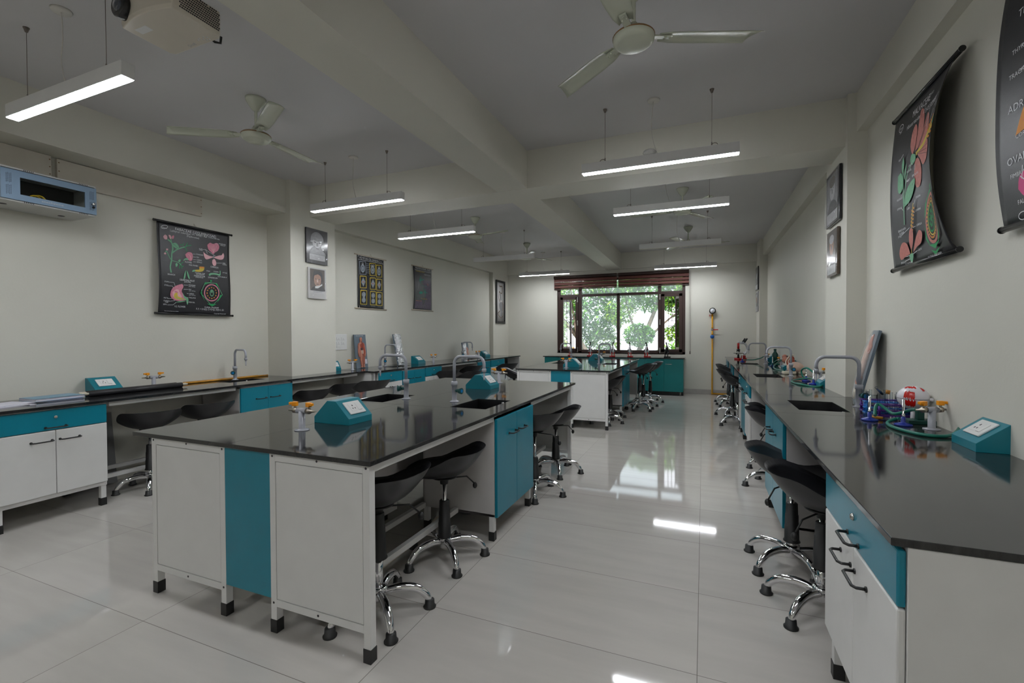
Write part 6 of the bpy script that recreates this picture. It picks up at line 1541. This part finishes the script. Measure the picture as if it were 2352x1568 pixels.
# --- switch board by the torso model
t = thing('switch_board', 'white wall switch board with sockets beside the left pillar', 'switch board', (xl_far(5.15) + .002, 5.14, 1.10), wallrot())
b = bm_(); box(b, -.115, .115, -.014, 0, 0, .225); obj('cover_plate', b, 'plate', t, bevel=.003)
for z in (.155, .095):
    for x in (-.05, .04):
        b = bm_(); box(b, x - .035, x + .035, -.017, -.013, z - .022, z + .022); m_ = obj('socket_module', b, 'plate', t, bevel=.001)
        b = bm_()
        for dx, dz in ((0, .009), (-.009, -.008), (.009, -.008)): lathe(b, [(0, -.0178), (.0032, -.0178), (.0032, -.0165), (0, -.0165)], (x + dx, 0, z + dz), 8, axis='y')
        obj('pin_holes', b, 'slot', m_)
b = bm_(); box(b, -.085, -.01, -.018, -.013, .03, .065); obj('rocker_switch', b, 'plate', t, bevel=.001)

# --- network rack on the left wall with boxed cable run
t = thing('wall_rack', 'pale blue network wall rack with a dark window in its door', 'rack', (-4.95, 1.955, 2.29), R(90))
w, d, h = .53 * 1.0, .35, .225
x0, x1 = -.32, .245
b = bm_(); box(b, x0, x1, -d, 0, 0, .012); box(b, x0, x1, -d, 0, h + .008, h + .02); box(b, x0, x0 + .01, -d, 0, .012, h + .008); box(b, x1 - .01, x1, -d, 0, .012, h + .008); box(b, x0, x1, -.012, 0, .012, h + .008); obj('cabinet_shell', b, 'rackgrey', t, bevel=.002)
b = bm_(); wx0, wx1, wz0, wz1 = x0 + .105, x1 - .078, .055, .178
for q in ((x0 + .004, x1 - .004, .012, wz0), (x0 + .004, x1 - .004, wz1, h), (x0 + .004, wx0, wz0, wz1), (wx1, x1 - .004, wz0, wz1)): box(b, q[0], q[1], -d - .014, -d - .001, q[2], q[3])
dr = obj('door', b, 'rackblue', t)
b = bm_(); box(b, wx0, wx1, -d - .008, -d - .006, wz0, wz1); obj('door_window', b, 'glass', dr)
b = bm_()
for cx in (x0 + .045, x1 - .035):
    for cz in (.16, .075):
        for i in range(4):
            for j in range(9): lathe(b, [(0, -.0005), (.0022, -.0005), (.0022, .0005), (0, .0005)], (cx - .012 + .008 * i, -d - .0142, cz - .03 + .0075 * j + (.0037 if i % 2 else 0)), 6, axis='y')
obj('vent_holes', b, 'slot', dr)
b = bm_()
for cx in (x0 + .13, x1 - .11):
    for k in range(6): box(b, cx + .010 * k, cx + .010 * k + .004, -d - .0008, -d + .002, h + .0095, h + .0185); box(b, cx + .010 * k, cx + .010 * k + .004, -d - .0008, -d + .002, .001, .011)
obj('edge_slots', b, 'slot', t)
b = bm_(); lathe(b, [(.0, -.0012), (.022, -.0012), (.022, .001), (0, .001)], (x0 + .07, -.20, 0), 20); lathe(b, [(.0, -.0012), (.022, -.0012), (.022, .001), (0, .001)], (x1 - .13, -.13, 0), 20); obj('cable_knockouts', b, 'slot', t)
b = bm_(); cyl(b, (x1 - .030, -d - .012, .092), (x1 - .030, -d - .034, .092), .009, seg=14); box(b, x1 - .033, x1 - .027, -d - .050, -d - .034, .088, .104); obj('door_lock', b, 'steel', dr)
b = bm_(); ball(b, (x1 - .028, -d - .022, .068), .010, seg=12); obj('key_fob', b, 'black', dr)
for s, sd_ in ((0, 1), (1, 2), (2, 5)):
    rr = random.Random(sd_); b = bm_(); P = [(wx0 + .05 + .04 * k + .02 * s, -d + .05 + .02 * s + rr.uniform(-.02, .02), .022 + .006 * s + (.065 * sin(pi * k / 3) if k < 4 else .02 * rr.random())) for k in range(6)]; tube(b, bez(P, 8), .0045, 8); obj('patch_cable', b, 'yellowcab', t)
b = bm_(); box(b, x0 + .012, x1 - .012, -.05, -.013, .013, h + .006); obj('dark_interior', b, 'rackdark', t)
v, f = text2d('etechzone', .02, .13); b = bm_(); add_text(b, v, f, lambda x, y: V((-.10 + x, -d - .0148, .030 + y))); obj('door_mark', b, 'rackgrey', dr, normals=False)
def casing(label, y0, y1, z0, z1, dep):
    t = thing('cable_casing', label, 'casing', (-4.95, (y0 + y1) / 2, z0), R(90), 'painted plywood cable casings'); L = (y1 - y0) / 2
    b = bm_(); box(b, -L, L, -dep, 0, 0, z1 - z0); obj('board', b, 'plywood', t, bevel=.003)
    b = bm_()
    for x in (-L + .012, L - .012):
        for z in (.03, (z1 - z0) / 2, z1 - z0 - .03): lathe(b, [(0, -.0008), (.005, -.0008), (.005, .001), (0, .001)], (x, -dep, z), 8, axis='y')
    obj('nails', b, 'fanband', t)
casing('painted plywood cable casing under the beam, left of the gap above the blue rack', .6, 2.05, 2.60, 2.778, .05)
casing('long painted plywood cable casing running from the blue rack towards the sweet pea chart', 2.09, 3.28, 2.575, 2.775, .035)

# --- gas line with gauge on the window wall
t = thing('gas_pipe', 'yellow gas pipe with pressure gauge, red valve and blue regulator on the window wall', 'pipe', (.178, YF - .035, 0))
b = bm_(); tube(b, [(.80, .0, .022), (.0, .0, .022), (0, 0, .022), (0, 0, .05), (.0, 0, 1.735)], .0155, 12)
for z in (.022, 1.30, 1.44, 1.70): cyl(b, (0, 0, z - .02), (0, 0, z + .02), .020, seg=12)
obj('pipe_run', b, 'yellowpipe', t)
b = bm_(); lathe(b, [(0, -.055), (.060, -.055), (.066, -.05), (.066, -.01), (.05, 0), (0, 0)], (.003, 0, 1.797), 28, axis='y'); ga = obj('gauge_case', b, 'black', t)
b = bm_(); lathe(b, [(0, -.0565), (.048, -.0565), (.048, -.054), (0, -.054)], (.003, 0, 1.797), 28, axis='y'); obj('gauge_dial', b, 'dial', ga)
b = bm_(); tube(b, [(-.018, -.058, 1.777), (.026, -.058, 1.826)], .0022, 6)
for a in range(-40, 221, 26): p = V((.003 + .041 * cos(R(a)), -.0575, 1.797 + .041 * sin(R(a)))); cyl(b, p, p * 1. + V((-.006 * cos(R(a)), 0, -.006 * sin(R(a)))), .0014, seg=5)
obj('gauge_needle', b, 'black', ga)
b = bm_(); cyl(b, (0, 0, 1.70), (-.06, 0, 1.70), .005, seg=8); box(b, -.064, -.056, -.006, .006, 1.675, 1.725); obj('cock_handle', b, 'red', t)
b = bm_(); cyl(b, (0, -.02, 1.394), (0, .0, 1.394), .022, seg=12); ball(b, (0, 0, 1.394), .028, seg=14); vb = obj('ball_valve', b, 'steel', t)
b = bm_(); box(b, .015, .115, -.032, -.022, 1.384, 1.404); obj('valve_lever', b, 'red', vb, bevel=.003)
b = bm_(); ball(b, (0, 0, 1.243), .042, seg=18, sq=(1, 1, 1)); lathe(b, [(0, -.05), (.03, -.05), (.03, .0), (0, 0)], (0, 0, 1.243), 16, axis='y'); obj('regulator', b, 'bluereg', t)
# ------------------------------------------------------------------ view
S.view_settings.view_transform = 'Standard'; S.view_settings.look = 'None'; S.view_settings.exposure = .38; S.view_settings.gamma = 1.
S.view_settings.use_curve_mapping = False
S.cycles.max_bounces = 10; S.cycles.diffuse_bounces = 5; S.cycles.glossy_bounces = 5; S.cycles.transparent_max_bounces = 16; S.cycles.transmission_bounces = 6
S.cycles.use_denoising = True; S.cycles.caustics_reflective = False; S.cycles.caustics_refractive = False; S.cycles.sample_clamp_indirect = 6.
